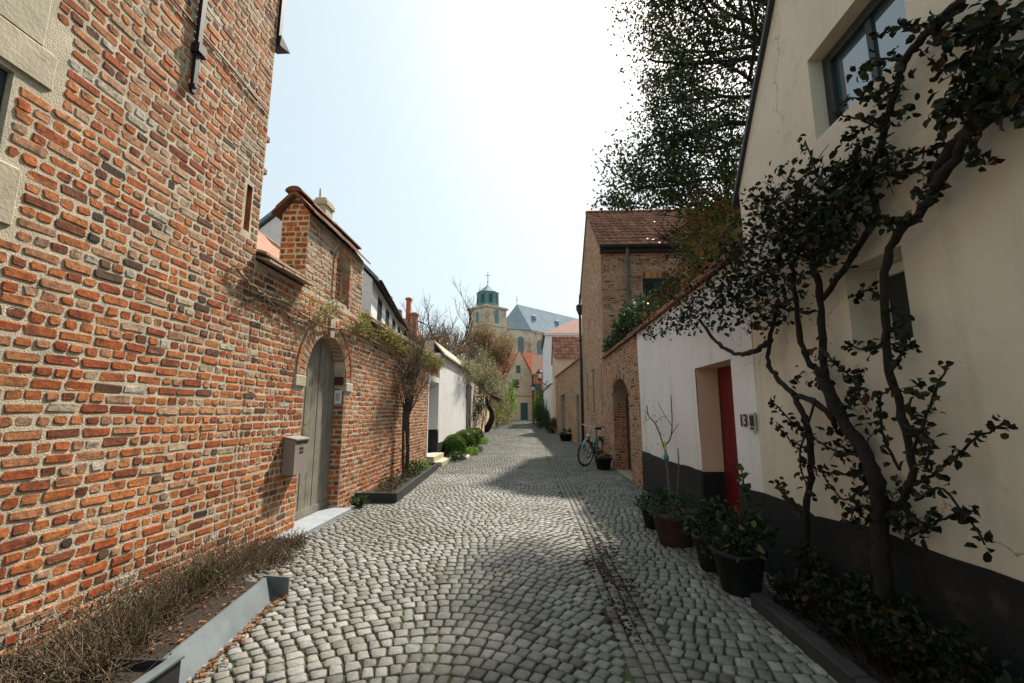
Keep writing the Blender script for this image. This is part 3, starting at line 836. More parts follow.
# dry shrubs along the wall foot
lab = ['dry brown heather shrub below the mailbox, farthest of the wall-foot shrubs','dry brown shrub behind the far end of the zinc planter','bushy dry shrub behind the middle of the zinc planter','dry shrub with a green tuft behind the near half of the zinc planter','dark dry shrub where the zinc planter meets the black planter','dark dry shrub in the black planter at the left frame edge','tangled dark shrub at the bottom left corner']
for i, Yv in enumerate((4.95, 4.4, 3.9, 3.45, 3.0, 2.55, 2.2)):
    X0 = (-2.56,-2.54,-2.56,-2.52,-2.48,-2.36,-2.22)[i]; z0 = .02 if i < 2 else .12
    if i >= 5: z0 = .14
    t = thing('dry_shrub', lab[i], 'shrub', (X0,Yv,z0), 'dry shrubs along the foot of the brick wall')
    mb = MB(); lf = MB()
    for (dx, dy) in ((0,-.2),(.10,0),(-.06,.05),(.05,.2),(.14,.12),(-.12,-.1)):
        if i == 0: dx -= .1
        twigs(mb, (X0+dx,Yv+dy,z0-.02), 52, (.36 if i > 1 else .28) if i else .2, .10, .0032, 0, .85, .55, leaf=(2, lf, .016, .5, 0), seg=5)
    if i == 3: leaves(lf, (X0+.12,Yv,z0+.12), .12,.14,.08, 120, .045, lo=.9, hi=1)
    mb.build('twigs', M['twig'], t); lf.build('leaves', M['leaf_heath'], t)
# fallen leaves
mb = MB()
for _ in range(260):
    x = rnd.uniform(-2.6,-1.95); y = rnd.uniform(2.5,4.6); zz = .118 if y < 3.65 else .01
    if x > -1.93-(y-2.45)*.13 and y < 3.75: continue
    mb.leaf(V((x,y,zz+rnd.random()*.015)), V((rnd.uniform(-1,1),rnd.uniform(-1,1),.1)), V((rnd.uniform(-.5,.5),rnd.uniform(-.5,.5),1)), rnd.uniform(.02,.045), rnd.uniform(.014,.028))
for _ in range(520):
    a = rnd.random()
    if a < .55:
        y = rnd.uniform(2.2,3.75); x = -1.76-(y-2.32)*.145+abs(rnd.gauss(0,.035))
    elif a < .96: x, y = -2.0+rnd.gauss(0,.35), rnd.uniform(3.8,6.8)
    else: x, y = .68+rnd.gauss(0,.1), rnd.uniform(3.5,7.5)
    if x < left_edge(y)+.05: continue
    mb.leaf(V((x,y,camber(x,y)+.012+rnd.random()*.012)), V((rnd.uniform(-1,1),rnd.uniform(-1,1),.1)), V((rnd.uniform(-.4,.4),rnd.uniform(-.4,.4),1)), rnd.uniform(.018,.04), rnd.uniform(.012,.024))
tag(mb.build('fallen_leaves', M['leaf_fallen']), 'small brown fallen leaves along the zinc planter and gutter', 'leaves', kind='stuff')

# second planter, its climber
pb = thing('planter_box', 'low black edged flower bed at the foot of the brick wall past the arched door', 'planter', (-2.5,9.7,0))
mb = MB()
mb.hexa([(-2.84,7.46,-.05),(-2.16,7.46,-.05),(-2.16,7.50,-.05),(-2.84,7.50,-.05),(-2.84,7.46,.16),(-2.16,7.46,.16),(-2.16,7.50,.16),(-2.84,7.50,.16)])
mb.hexa([(-2.20,7.503,-.05),(-2.16,7.503,-.05),(-2.43,12.0,-.05),(-2.47,12.0,-.05),(-2.20,7.503,.16),(-2.16,7.503,.16),(-2.43,12.0,.17),(-2.47,12.0,.17)])
mb.hexa([(-2.84,11.96,-.05),(-2.475,11.96,-.05),(-2.475,12.0,-.05),(-2.84,12.0,-.05),(-2.84,11.96,.17),(-2.475,11.96,.17),(-2.475,12.0,.17),(-2.84,12.0,.17)])
mb.build('edging', M['steel_dark'], pb)
mb = MB(); mb.hexa([(-2.84,7.51,0),(-2.205,7.51,0),(-2.475,11.95,0),(-2.84,11.95,0),(-2.84,7.51,.10),(-2.205,7.51,.10),(-2.475,11.95,.11),(-2.84,11.95,.11)]); mb.build('soil', M['soil'], pb)
for i, (x, y, n, mt, L, lb) in enumerate(((-2.5,8.1,260,'leaf_heath',.05,'low brownish plant in the near end of the black edged bed'),(-2.55,9.0,240,'leaf_heath',.05,'low dull plant by the climber foot in the black edged bed'),(-2.55,10.0,380,'leaf_ivy',.06,'leafy green plant in the middle of the black edged bed'),(-2.62,11.1,300,'leaf_fresh',.05,'bright green plant in the far end of the black edged bed'))):
    mb = MB(); leaves(mb, (x,y,.20), .2,.4,.14 if i != 2 else .25, n, L, lo=0, hi=1)
    bp = thing('bedding_plant', lb, 'plant', (x,y,.1), 'plants in the black edged bed'); mb.build('leaves', M[mt], bp)
    mb = MB(); twigs(mb,(x,y,.08),16,.26,.12,.004); mb.build('stems', M['bark'], bp)
cl = thing('climbing_shrub', 'bare brown twiggy climber fanning up the brick wall from the black edged bed', 'climber', (-2.62,9.75,.1))
mb = MB(); tip = []
for k in range(5):
    x0 = -2.66+rnd.uniform(-.04,.04); y0 = 9.72+rnd.uniform(-.1,.1)
    pts = smooth_path([(x0,y0,.08),(x0-.02,y0+rnd.uniform(-.08,.08),.7),(x0-.03,y0+rnd.uniform(-.1,.1),1.3),(x0+.0,y0+rnd.uniform(-.16,.16),1.75)],4,.012)
    mb.tube(pts, [.034-.013*i/len(pts) for i in range(len(pts))], 6, 0)
    for q in range(9):
        branch(mb, pts[-1-rnd.randrange(5)], (rnd.uniform(-.05,.35), rnd.uniform(-1,1)*.95, 1), rnd.uniform(.7,1.25), .012, 1, 0, .5, 5, .6, tip, .15, 3, 4, .2)
mb.build('trunk', M['bark'], cl)
mb = MB(); 
for k in range(70): twigs(mb, (-2.66+rnd.uniform(0,.15), 9.72+rnd.gauss(0,.5), rnd.uniform(1.7,2.6)), 4, .6, .1, .0045, 0, .5, .5)
mb.build('foliage', M['bark_pale'], cl)  # bare twigs only, the climber's leaves are a separate part
mb = MB()
for p in tip[::2]:
    if rnd.random() < .5: leaves(mb, p, .07,.09,.07, 4, .035)
mb.build('leaves', M['leaf_heath'], cl)
# vine along the coping
vn = thing('coping_vine', 'thin yellow green vine trailing under the tile coping and across the niche pier', 'vine', (XL+.06,7,2.8))
mb = MB(); lf = MB()
def px(L_, X0): return [atX(x, y, X0) for x, y in L_]
path1 = smooth_path(px([(236,268),(250,284),(268,296),(288,303),(303,315),(322,326),(345,330),(362,334),(380,345),(392,352)], XL+.05), 4, .015)
mb.tube(path1, .013, 5)
path2 = smooth_path(px([(246,300),(262,296),(280,310),(300,322),(318,316),(338,306)], XL+.04), 4, .02); mb.tube(path2, .009, 5)
for p in path1+path2:
    twigs(mb, p, 5, .26, .04, .0032, 0, .1, .8, seg=5)
for y0, y1, n in ((5.4,6.2,7),(6.9,8.2,26),(8.2,10.5,60),(10.5,13.8,80)):
    for _ in range(n):
        yv = rnd.uniform(y0,y1); zc = rnd.uniform(2.72,2.98)
        leaves(lf, (XL+.1+rnd.uniform(0,.1),yv,zc), .10,.17,.12, 22, .045, lo=0 if rnd.random() < .5 else .5, hi=1)
        if rnd.random() < .5: twigs(mb, (XL+.1,yv,zc+.1), 3, .35, .06, .004, 0, -.6, .5)
for k in range(10): leaves(lf, path1[rnd.randrange(14,30)]+V((.03,0,.03)), .05,.12,.08, 14, .035, lo=.5, hi=1)
mb.build('stem', M['bark_pale'], vn); lf.build('leaves', M['leaf_yellow'], vn)
# little weed by the door
mb = MB()
for k in range(34): mb.leaf(V((-2.62+rnd.uniform(-.06,.06),7.12+rnd.uniform(-.08,.08),.01)), V((rnd.uniform(-1,1),rnd.uniform(-1,1),rnd.uniform(.5,1.3))), rv(), rnd.uniform(.14,.26), .035, 0, None, True)
tag(mb.build('weed', M['leaf_ivy'], loc=(-2.62,7.12,0)), 'small green strappy weed between the doorstep and the black edged bed', 'plant')

# ================================================================== LEFT: white wall and what follows
ww = thing('white_wall', 'whitewashed garden wall with pale sloping coping beyond the brick wall', 'wall', (XL,18,0))
mb = MB(); wall_body(mb, PL, 14.003, 22, -.1, 3.30, [(19.75,21.6,.15,2.75,.22,0,None)], th=.35, m=0, wob=.004, step=.5); mb.build('wall', M['plaster_white'], ww)
mb = MB(); 
for i in range(6): mb.box((XL-.24,19.76+i*.306,.1),(XL-.19,19.75+i*.306+.298,2.745))
mb.build('door', M['wood_pale'], ww)
mb = MB(); mb.box((XL-.01,14.01,-.05),(XL+.006,19.7,.55)); mb.build('plinth', M['tar'], ww)
mb = MB(); mb.hexa([(XL+.12,13.99,3.25),(XL-.20,13.99,3.62),(XL-.20,22,3.62),(XL+.12,22,3.25),(XL+.12,13.99,3.31),(XL-.2,13.99,3.69),(XL-.2,22,3.69),(XL+.12,22,3.31)]); mb.box((XL-.5,13.99,3.2),(XL-.21,22,3.69)); mb.build('coping', M['stone'], ww)
# steps at the side door
mb = MB(); mb.bbox((XL+.0,12.5,-.05),(XL+.42,13.92,.13),.01); mb.bbox((XL+.0,12.5,.132),(XL+.2,13.92,.27),.01); tag(mb.build('stone_steps', M['stone'], loc=(XL,13.2,0)), 'two worn stone steps below the dark side door at the brick wall end', 'steps')
# boxwood balls
bl = ['clipped round boxwood nearest the camera, by the white wall','second clipped boxwood ball along the white wall','third clipped boxwood ball along the white wall','farthest and smallest clipped boxwood ball along the white wall']
for i, (x, y, s) in enumerate(((-2.52,14.95,.37),(-2.50,16.9,.40),(-2.52,18.9,.39),(-2.56,20.9,.36))):
    mb = MB(); z0 = gz(y)
    for _ in range(2600):
        q = rv().normalized(); q = q*(.93+.10*rnd.random())
        mb.leaf(V((x,y,z0+s*.92))+V((q.x*s,q.y*s,q.z*s*.98)), (q+rv(1.3)).normalized(), (q+rv(.6)).normalized(), .045, .034, 0)
    mb.lathe([(s*math.sin(a*math.pi/10)*.92+.001, s*.92-s*.90*math.cos(a*math.pi/10)) for a in range(11)], (x,y,z0), 16, 0, .05)
    tag(mb.build('boxwood_ball', M['leaf_box'], loc=(x,y,z0)), bl[i], 'boxwood', 'clipped boxwood balls by the white wall')
for i, (x, y, mt, lb) in enumerate(((-2.28,13.95,'leaf_ivy','low trailing plant at the kerb before the nearest boxwood'),(-2.05,15.7,'leaf_fresh','pale green low plant on the street side of the boxwoods'),(-2.05,16.6,'leaf_ivy','low dark plant on the street side of the second boxwood'),(-2.2,20.5,'leaf_fresh','feathery low plant past the last boxwood ball'))):
    mb = MB(); leaves(mb, (x,y,gz(y)+.14), .28,.5,.15, 380, .07); ep = thing('edging_plant', lb, 'plant', (x,y,gz(y)), 'low plants beside the boxwoods'); mb.build('leaves', M[mt], ep); mb = MB(); twigs(mb,(x,y,gz(y)),14,.25,.2,.004); mb.build('stems', M['bark'], ep)
mb = MB(); mb.bbox((-2.3,14.15,-.02),(-1.98,14.8,.14),.03); tag(mb.build('stone_edging', M['stone'], loc=(-2.1,14.5,0)), 'pale stone block edging the boxwood bed', 'edging')

w2 = thing('beige_wall', 'far beige garden wall with a brown gate behind the shrubs on the left', 'wall', (-3.2,32,.2))
Pw = Plane((XL,22.01,0),(-.035,.9994,0),(.9994,.035,0))
mb = MB(); wall_body(mb, Pw, 0, 30, -.1, 2.9, [(17,18.6,.2,2.5,.2,0,1)], th=.3, m=0); mb.build('wall', [M['house_cream'], M['door_dark']], w2)
mb = MB(); coping(mb, 22.1, 51, 2.95, x0=XL-.35, back=.6, over=.12); mb.build('coping', M['tile_red'], w2)

# plants in front of and above it
def bush(name, label, cat, c, r, n, L, mat, wood=None, group=None, lo=0, hi=1, clump=14):
    t = thing(name, label, cat, (c[0],c[1],gz(c[1])), group)
    mb = MB(); tw = MB(); z0 = gz(c[1])
    for k in range(10):
        d = rv(); d.z = abs(d.z)+.4
        branch(tw, (c[0],c[1],z0), (d.x*r[0], d.y*r[1], max(.3,c[2]+r[2]*.5)*.9), max(.4,(c[2]+r[2]-z0)*.75), .02*max(1,r[0]), 2, 0, .6, 4, .5)
    leaves(mb, c, r[0], r[1], r[2], n, L, lo=lo, hi=hi, clump=clump)
    leaves(mb, c, r[0]*.9, r[1]*.9, r[2]*.9, n//3, L, lo=lo, hi=hi)
    mb.build('foliage', mat, t); tw.build('stems', wood or M['bark'], t); return t
bush('green_shrub','dark green shrub spilling over the end of the white wall','shrub',(-2.95,23.0,1.9),(.6,1.0,1.3),1500,.11,M['leaf_ivy'])
bush('pale_creeper','pale sage creeper hanging over the white wall end','creeper',(-2.8,20.0,3.3),(.55,2.6,.55),2400,.08,M['leaf_pale'])
bush('pale_shrub','rounded pale sage shrub above the curved tree trunk','shrub',(-3.1,28,3.7),(1.2,3.2,1.5),2800,.12,M['leaf_pale'])
bush('yellow_shrub','yellow green shrub past the curved trunk on the left','shrub',(-2.9,38,1.2),(.8,2.5,1.0),1000,.13,M['leaf_yellow'])
bush('rose_shrub','sandy flowering shrub against the far left wall','shrub',(-2.9,46,2.2),(.9,4,1.9),1600,.16,M['leaf_pale'])
bush('narrow_green_shrub','tall bright green shrub near the far gable house on the left','shrub',(-2.6,53,3.0),(.9,2.0,2.6),1300,.18,M['leaf_fresh'])
tt = thing('leaning_tree', 'small tree with dark curved trunk standing at the left street edge', 'tree', (-3.05,31,gz(31)))
mb = MB(); tip=[]
pth = smooth_path([(-3.35,31,gz(31)-.1),(-3.0,31,.5),(-2.75,31,1.0),(-2.72,31.2,1.5),(-3.0,31.2,2.1),(-3.2,31.2,2.7)],5,.02)
mb.tube(pth, [.26-.15*i/len(pth) for i in range(len(pth))], 8)
for k in range(7): branch(mb, pth[-1-k], (rnd.uniform(-1,1),rnd.uniform(-1,1),1.2), 1.5,.06,2,0,.7,4,.65,tip)
mb.build('trunk', M['bark_dark'], tt)
mb = MB()
for p in tip[::2]: leaves(mb, p, .35,.35,.3, 16, .12)
mb.build('crown', M['leaf_pale'], tt)
def tree(name, label, base, h, r, spread, depth, mats, nl, L, kids=4, tiltx=0, ratio=.66, lr=.35, wood_only=False, up=.25, first=.4):
    t = thing(name, label, 'tree', base); mb = MB(); tip = []
    b = V(base); pth = smooth_path([b+V((0,0,-.1)), b+V((rnd.uniform(-.1,.1)+tiltx*.3,0,h*first*.5)), b+V((tiltx,0,h*first))], 4, .02)
    mb.tube(pth, [r*(1-.3*i/len(pth)) for i in range(len(pth))], 8)
    for k in range(kids+2):
        branch(mb, pth[-1-(k%4)], (rnd.uniform(-1,1)*spread, rnd.uniform(-1,1)*spread, 1), h*(1-first)*.62, r*.5, depth, 0, .65, 5, ratio, tip, up, kids, 6)
    mb.build('trunk', mats[0], t)
    if nl:
        lf = MB()
        for _ in range(nl):
            p = tip[rnd.randrange(len(tip))]
            lf.leaf(p+rv(lr), rv().normalized(), (rv().normalized()+V((0,0,.3))).normalized(), L*rnd.uniform(.6,1.3), L*.6, 0)
        lf.build('crown', mats[1], t)
    return t
tree('bare_tree','bare dark tree rising behind the white wall beside the church tower',(-5.9,33,.2),8.2,.22,.75,4,(M['bark'],),0,0,3)
tree('bare_tree','thin bare tree with fine pale twigs behind the brick wall',(-7.6,31,.2),6.8,.12,.9,4,(M['bark_pale'],),0,0,3)
tree('russet_tree','twiggy russet brown tree in front of the church tower',(-4.1,36,.2),6.9,.2,1.0,3,(M['bark_pale'],M['leaf_brown']),11000,.12,4,0,.66,.55)
tree('russet_tree','low russet tree behind the white wall coping',(-5.5,26,.2),5.0,.14,1.0,3,(M['bark_pale'],M['leaf_brown']),3600,.10,4,0,.66,.45)
tree('olive_tree','olive green shrubby tree below the bare tree behind the white wall',(-5.7,29,.2),5.8,.15,.9,3,(M['bark'],M['leaf_heath']),3800,.10,4,0,.66,.5)
bush('garden_shrub','russet garden shrub showing above the tile coping','shrub',(-5.6,22.5,4.1),(1.2,1.6,1.0),1900,.10,M['leaf_brown'],M['bark_pale'])
bush('garden_shrub','green garden shrub below the brick chimneys behind the wall','shrub',(-6.0,20.5,4.2),(1.0,1.3,1.0),1800,.10,M['leaf_ivy'])
bush('garden_shrub','olive garden shrub between the chimneys and the bare tree','shrub',(-6.3,25,4.8),(1.3,1.5,1.0),1900,.10,M['leaf_heath'])

# house with slate roof behind the wall
sh = thing('slate_house', 'white house with grey slate roof peeping over the brick wall', 'house', (-6.5,16,0))
D = V((-.163,.987,0)); O = V((-4.5,12.3,0)); Nx = V((.987,.163,0))
def sp(t, z, d=0): p = O+D*t+Nx*d; return (p.x,p.y,z)
mb = MB(); mb.hexa([sp(0,0,0),sp(7.3,0,0),sp(7.3,0,-4.5),sp(0,0,-4.5),sp(0,5.2,0),sp(7.3,5.2,0),sp(7.3,5.2,-4.5),sp(0,5.2,-4.5)])
mb.add([sp(0,5.2,0),sp(0,5.2,-4.5),sp(0,7.4,-2.25)],[(0,1,2)],0); mb.add([sp(7.3,5.2,0),sp(7.3,5.2,-4.5),sp(7.3,7.4,-2.25)],[(0,1,2)],0); mb.build('wall', M['plaster_white'], sh)
mb = MB()
for s_, e_ in ((.18,-2.25),(-4.68,-2.25)):
    mb.hexa([sp(-.1,5.12,s_),sp(7.4,5.12,s_),sp(7.4,7.5,e_),sp(-.1,7.5,e_),sp(-.1,5.22,s_),sp(7.4,5.22,s_),sp(7.4,7.62,e_),sp(-.1,7.62,e_)])
mb.build('roof', M['slate'], sh)
for k in range(4):
    mb = MB(); a = 1.0+k*1.6
    mb.hexa([sp(a,4.0,.0),sp(a+.7,4.0,.0),sp(a+.7,4.0,.02),sp(a,4.0,.02),sp(a,4.95,.0),sp(a+.7,4.95,.0),sp(a+.7,4.95,.02),sp(a,4.95,.02)]); mb.build('window', M['glass'], sh)
mb = MB(); mb.tube([sp(-.1,5.1,.24),sp(7.4,5.1,.24)],.06,8); mb.tube([sp(7.2,5.1,.22),sp(7.25,4.8,.1),sp(7.25,3,.08)],.045,8); mb.build('gutter', M['iron'], sh)
ch = thing('old_roof', 'small brown tiled outhouse with pale stone chimney behind the niche pier', 'outhouse', (-4.6,7.5,0))
mb = MB(); mb.box((-5.6,5.2,0),(-4.0,9.6,3.6)); mb.build('wall', M['house_red'], ch)
mb = MB(); mb.hexa([(-3.75,4.9,3.5),(-3.75,9.8,3.5),(-4.8,9.8,4.5),(-4.8,4.9,4.5),(-3.75,4.9,3.6),(-3.75,9.8,3.6),(-4.8,9.8,4.6),(-4.8,4.9,4.6)]); mb.hexa([(-5.85,4.9,3.5),(-5.85,9.8,3.5),(-4.8,9.8,4.5),(-4.8,4.9,4.5),(-5.85,4.9,3.6),(-5.85,9.8,3.6),(-4.8,9.8,4.6),(-4.8,4.9,4.6)]); mb.build('roof', M['tile_red'], ch)
mb = MB(); mb.bbox((-4.34,8.4,3.8),(-4.10,8.75,5.72),.02); mb.bbox((-4.37,8.37,5.56),(-4.07,8.78,5.66),.02); mb.tube([(-4.28,8.5,5.7),(-4.28,8.5,5.95)],.02,6); mb.build('chimney', M['stone'], ch)
st = thing('stepped_gable_house', 'red brick house with stepped gable and chimneys behind the slate roof', 'house', (-8,26,0))
mb = MB()
mb.box((-11,23.8,0),(-6.5,29,5.6))
for k, (hw, z) in enumerate(((1.7,5.9),(1.25,6.5),(.85,7.0),(.4,7.5))): mb.box((-7.9-hw,23.75-.002*k,5.6),(-7.9+hw,24.05+.002*k,z))
mb.build('wall', M['house_red'], st)
mb = MB(); mb.hexa([(-6.3,24.06,5.5),(-6.3,29,5.5),(-7.9,29,7.2),(-7.9,24.06,7.2),(-6.3,24.06,5.6),(-6.3,29,5.6),(-7.9,29,7.3),(-7.9,24.06,7.3)]); mb.hexa([(-11,24.06,4.6),(-11,29,4.6),(-7.9,29,7.2),(-7.9,24.06,7.2),(-11,24.06,4.7),(-11,29,4.7),(-7.9,29,7.3),(-7.9,24.06,7.3)]); mb.build('roof', M['tile_orange'], st)
for (x0, x1, z, w) in ((-8.05,-7.75,7.9,.3),(-6.85,-6.62,7.75,.25),(-6.55,-6.25,6.9,.4)):
    mb = MB(); mb.bbox((x0,24.0,5),(x1,24.0+w,z),.02); mb.bbox((x0-.05,23.95,z-.14),(x1+.05,24.05+w,z-.04),.02); mb.build('chimney', M['house_red'], st)

# ================================================================== RIGHT: tall white house with gable to the street
PR = Plane((XR,0,0),(0,1,0),(-1,0,0))
wh = thing('white_house', 'tall white plastered house with steep gable, two windows and black tarred base', 'house', (XR,1,0))
AP = .9; AZ = 3.6+1.42*(4.38-AP)
gtop = lambda u: min(AZ, 3.6+1.42*(4.38-u)) if u >= AP else max(2.8, AZ-1.42*(AP-u))
mb = MB()
wall_body(mb, PR, -2.6, 4.38, -.1, gtop, [(2.30,3.16,3.39,4.04,.15,1,None),(2.56,3.03,1.79,2.35,.25,1,None)], th=.4, m=0, wob=.007, step=.25)
mb.box((XR+.45,-2.6,-.1),(9,4.375,3.5),0)
mb.build('wall', [M['plaster_cream'], M['plaster_cream']], wh)
mb = MB()
zt = lambda y: .70+.012*math.sin(y*2.3)+.006*math.sin(y*9)
def plinth(mb, ya, yb, zf, step=.2):
    n = max(1, int((yb-ya)/step))
    for i in range(n):
        a = ya+(yb-ya)*i/n; b = ya+(yb-ya)*(i+1)/n
        mb.hexa([(XR-.022,a,-.05),(XR+.01,a,-.05),(XR+.01,b,-.05),(XR-.022,b,-.05),(XR-.012,a,zf(a)),(XR+.01,a,zf(a)),(XR+.01,b,zf(b)),(XR-.012,b,zf(b))])
plinth(mb, -2.6, 4.375, zt); mb.build('plinth', M['tar'], wh)
w = MB(); w.box((XR+.10,2.31,3.40),(XR+.16,2.38,4.03)); w.box((XR+.10,3.07,3.40),(XR+.16,3.15,4.03)); w.box((XR+.10,2.385,3.40),(XR+.16,3.065,3.46)); w.box((XR+.10,2.385,3.96),(XR+.16,3.065,4.03))
w.box((XR+.115,2.69,3.465),(XR+.155,2.74,3.955))
wf = w.build('window', M['frame_dark'], wh)
w = MB(); w.box((XR+.13,2.385,3.46),(XR+.14,3.065,3.96)); w.build('pane', M['glass_sky'], wf)
w = MB(); w.box((XR+.20,2.565,1.80),(XR+.24,2.60,2.345)); w.box((XR+.20,2.603,1.80),(XR+.24,3.025,1.86)); w.box((XR+.20,2.603,2.28),(XR+.24,3.025,2.345)); w.box((XR+.20,2.975,1.863),(XR+.24,3.025,2.277))
wf = w.build('window', M['white_paint'], wh)
w = MB(); w.box((XR+.222,2.60,1.86),(XR+.23,2.975,2.28)); w.build('pane', M['glass'], wf)
mb = MB(); mb.box((XR+.255,2.5,1.7),(XR+.30,3.1,2.4)); mb.build('window_back', M['frame_dark'], wh)
mb = MB()
for (ya, za, yb, zb) in ((4.46, 3.6-.11, AP, AZ), (-2.8, AZ-1.42*(AP+2.8), AP, AZ)):
    mb.hexa([(XR-.045,ya,za),(9.2,ya,za),(9.2,yb,zb),(XR-.045,yb,zb),(XR-.045,ya,za+.06),(9.2,ya,za+.06),(9.2,yb,zb+.06),(XR-.045,yb,zb+.06)])
mb.build('roof', M['steel_dark'], wh)

# low white wall with red door
lw = thing('street_wall', 'low white street wall with black base, deep red door and pantile coping', 'wall', (XR,6.7,0))
mb = MB()
wall_body(mb, PR, 4.383, 8.998, -.1, 2.98, [(4.88,5.91,.02,1.98,.27,1,None)], th=.42, m=0, wob=.006, step=.25)
mb.build('wall', [M['plaster_street'], M['reveal']], lw)
mb = MB(); plinth(mb, 4.385, 4.876, zt); plinth(mb, 5.914, 8.995, zt)
mb.box((XR-.0,5.898,.03),(XR+.262,5.907,.70)); mb.box((XR-.0,4.884,.03),(XR+.262,4.893,.70)); mb.build('plinth', M['tar'], lw)
mb = MB()
for i in range(5):
    a = 4.883+i*.2052; mb.bbox((XR+.275,a,.03),(XR+.315,a+.198,1.978),.004)
mb.box((XR+.30,4.883,.03),(XR+.33,5.908,1.978))
dr = mb.build('door', M['door_red'], lw)
mb = MB(); mb.tube([(XR+.28,5.05,.95),(XR+.235,5.05,.95),(XR+.235,5.15,.95)],.012,6); mb.box((XR+.265,5.03,.86),(XR+.277,5.07,1.04)); mb.build('handle', M['iron'], dr)
mb = MB(); mb.box((XR-.03,4.885,-.05),(XR+.27,5.905,.03)); mb.build('threshold', M['bluestone'], lw)
db = thing('doorbell', 'small grey framed doorbell box on the white wall beside the red door', 'doorbell', (XR-.01,4.45,1.25))
mb = MB(); mb.bbox((XR-.03,4.395,1.245),(XR-.009,4.505,1.42),.006); fr_ = mb.build('frame', M['chrome'], db)
mb = MB(); mb.box((XR-.036,4.42,1.29),(XR-.0305,4.48,1.39)); mb.build('panel', M['black'], fr_)
mb = MB(); mb.box((XR-.036,4.42,1.26),(XR-.0305,4.48,1.28)); mb.build('button', M['steel_dark'], fr_)
hn = thing('door_number', 'black metal house number thirteen between the red door and doorbell', 'number', (XR-.01,4.68,1.33))
text('13', .17, axes((XR-.016,4.655,1.335),(0,-1,0),(0,0,1)), M['black'], hn, 'digits', .004)

# brick wall with arched gate
bw = thing('gate_wall', 'narrow street wall of buff brick with a dark arched gate and tile coping', 'wall', (XR,11,0))
GC, GR, GS = 11.03, .98, 1.72
gat = lambda u: GS+.53*math.sqrt(max(0,1-((u-GC)/GR)**2))
mb = MB()
wall_body(mb, PR, 9.003, 13.285, -.1, 2.98, [(GC-GR,GC+GR,.02,gat,.36,0,None)], th=.42, m=0)
rb = pick((9,.04,.15),(5,.25,.38),(24,.46,.6),(46,.62,.8),(16,.8,.92))
lay(mb, PR, 9.0, 13.28, 0, 2.97, lambda u,a,b: not (abs(u-GC) < GR+.02 and a < gat(u)+.16) and not (abs(u-GC)<GR+.2 and a<gat(min(max(u,GC-GR),GC+GR))+.05 and a > GS), .067, rb, 1, S=.2, H=.095)
PJr = Plane((XR+.36,GC+GR,0),(-1,0,0),(0,-1,0)); lay(mb, PJr, 0, .358, .02, GS, None, .067, pick((8,.05,.16),(50,.24,.5),(20,.55,.7)), 1, S=.18, H=.095)
mb.build('wall', [M['mortar_dark'], M['brick_buff']], bw)
mb = MB()
n = 30
for i in range(n):
    t0 = math.pi*(i+.1)/n; t1 = math.pi*(i+.9)/n
    f = []; b = []
    for (q, t) in ((0,t0),(0,t1),(1,t1),(1,t0)):
        u = GC+(GR+.16*q)*math.cos(t); z = GS+(.53+.16*q)*math.sin(t)
        f.append(PR(u,z,.012)); b.append(PR(u,z,-.36))
    mb.hexa(b+f, 0, rb())
mb.build('arch', M['brick_buff'], bw)
mb = MB()
for i in range(10):
    a = GC-GR+i*.196; b = a+.188
    ts = [gat(min(max(a+(b-a)*k/3,GC-GR),GC+GR)) for k in range(4)]
    mb.prism([(a,.03),(b,.03)]+[(a+(b-a)*k/3, ts[k]) for k in (3,2,1,0)], lambda u,z,d:(XR+.33+d,u,z), 0, .04)
mb.build('gate', M['door_dark'], bw)
mb = MB(); coping(mb, 4.40, 8.98, 2.985, x0=XR, back=.42, s=-1, over=.10); mb.build('coping', M['tile_red'], lw)
mb = MB(); coping(mb, 9.0, 13.25, 2.985, x0=XR, back=.42, s=-1, over=.10); mb.build('coping', M['tile_red'], bw)

# brick house, gable to the street
bh = thing('gable_house', 'tall buff brick house with pantile roof, gable to the street and downpipe', 'house', (XR,16,0))
HY0, HY1, HR, EZ, RZ = 13.29, 18.7, 16.0, 6.5, 8.75
ht = lambda u: EZ+(RZ-EZ)*(1-abs(u-HR)/(HR-HY0))
sl = [(17.15,17.5,1.5,2.95),(15.45,15.85,1.45,2.95),(16.6,16.85,7.1,7.75),(13.7,13.86,1.4,2.9)]
mb = MB()
wall_body(mb, PR, HY0+.354, HY1, -.1, ht, [(a,b,c,d,.12,0,None) for a,b,c,d in sl], th=.35, m=0)
hb = pick((5,.05,.15),(2,.25,.38),(26,.54,.66),(52,.64,.80),(15,.82,.93))
def okb(u, za, zb):
    if zb > ht(u)-.02: return False
    for a,b,c,d in sl:
        if a-.01 < u < b+.01 and zb > c and za < d: return False
    return True
lay(mb, PR, HY0, HY1, 0, 8.7, okb, .066, hb, 1, S=.2, H=.095, du=.02)
PF = Plane((XR,HY0,0),(1,0,0),(0,-1,0))
WU0, WU1, WZ0, WZ1 = 1.22, 2.35, 4.5, 5.42
wall_body(mb, PF, 0, 6.5, -.1, EZ, [(WU0,WU1,WZ0,WZ1,.14,0,None)], th=.35, m=0)
fbp = pick((10,.04,.15),(8,.28,.4),(24,.48,.62),(46,.62,.8),(10,.8,.92))
lay(mb, PF, 0, 6.5, 2.6, EZ-.02, lambda u,a,b: not (WU0-.02<u<WU1+.02 and b>WZ0 and a<WZ1+.2), .066, fbp, 1, S=.2, H=.095, du=.02)
u = WU0-.03
while u < WU1+.02:
    mb.box((XR+u, HY0-.012, WZ1+.005), (XR+u+.052, HY0+.05, WZ1+.205), 1, fbp()); u += .066
mb.box((XR+.36,HY0+.36,0),(XR+6.5,HY1,EZ-.1),0)
mb.add([(XR+6.5,HY0,EZ),(XR+6.5,HY1,EZ),(XR+6.5,HR,RZ)],[(0,1,2)],0)
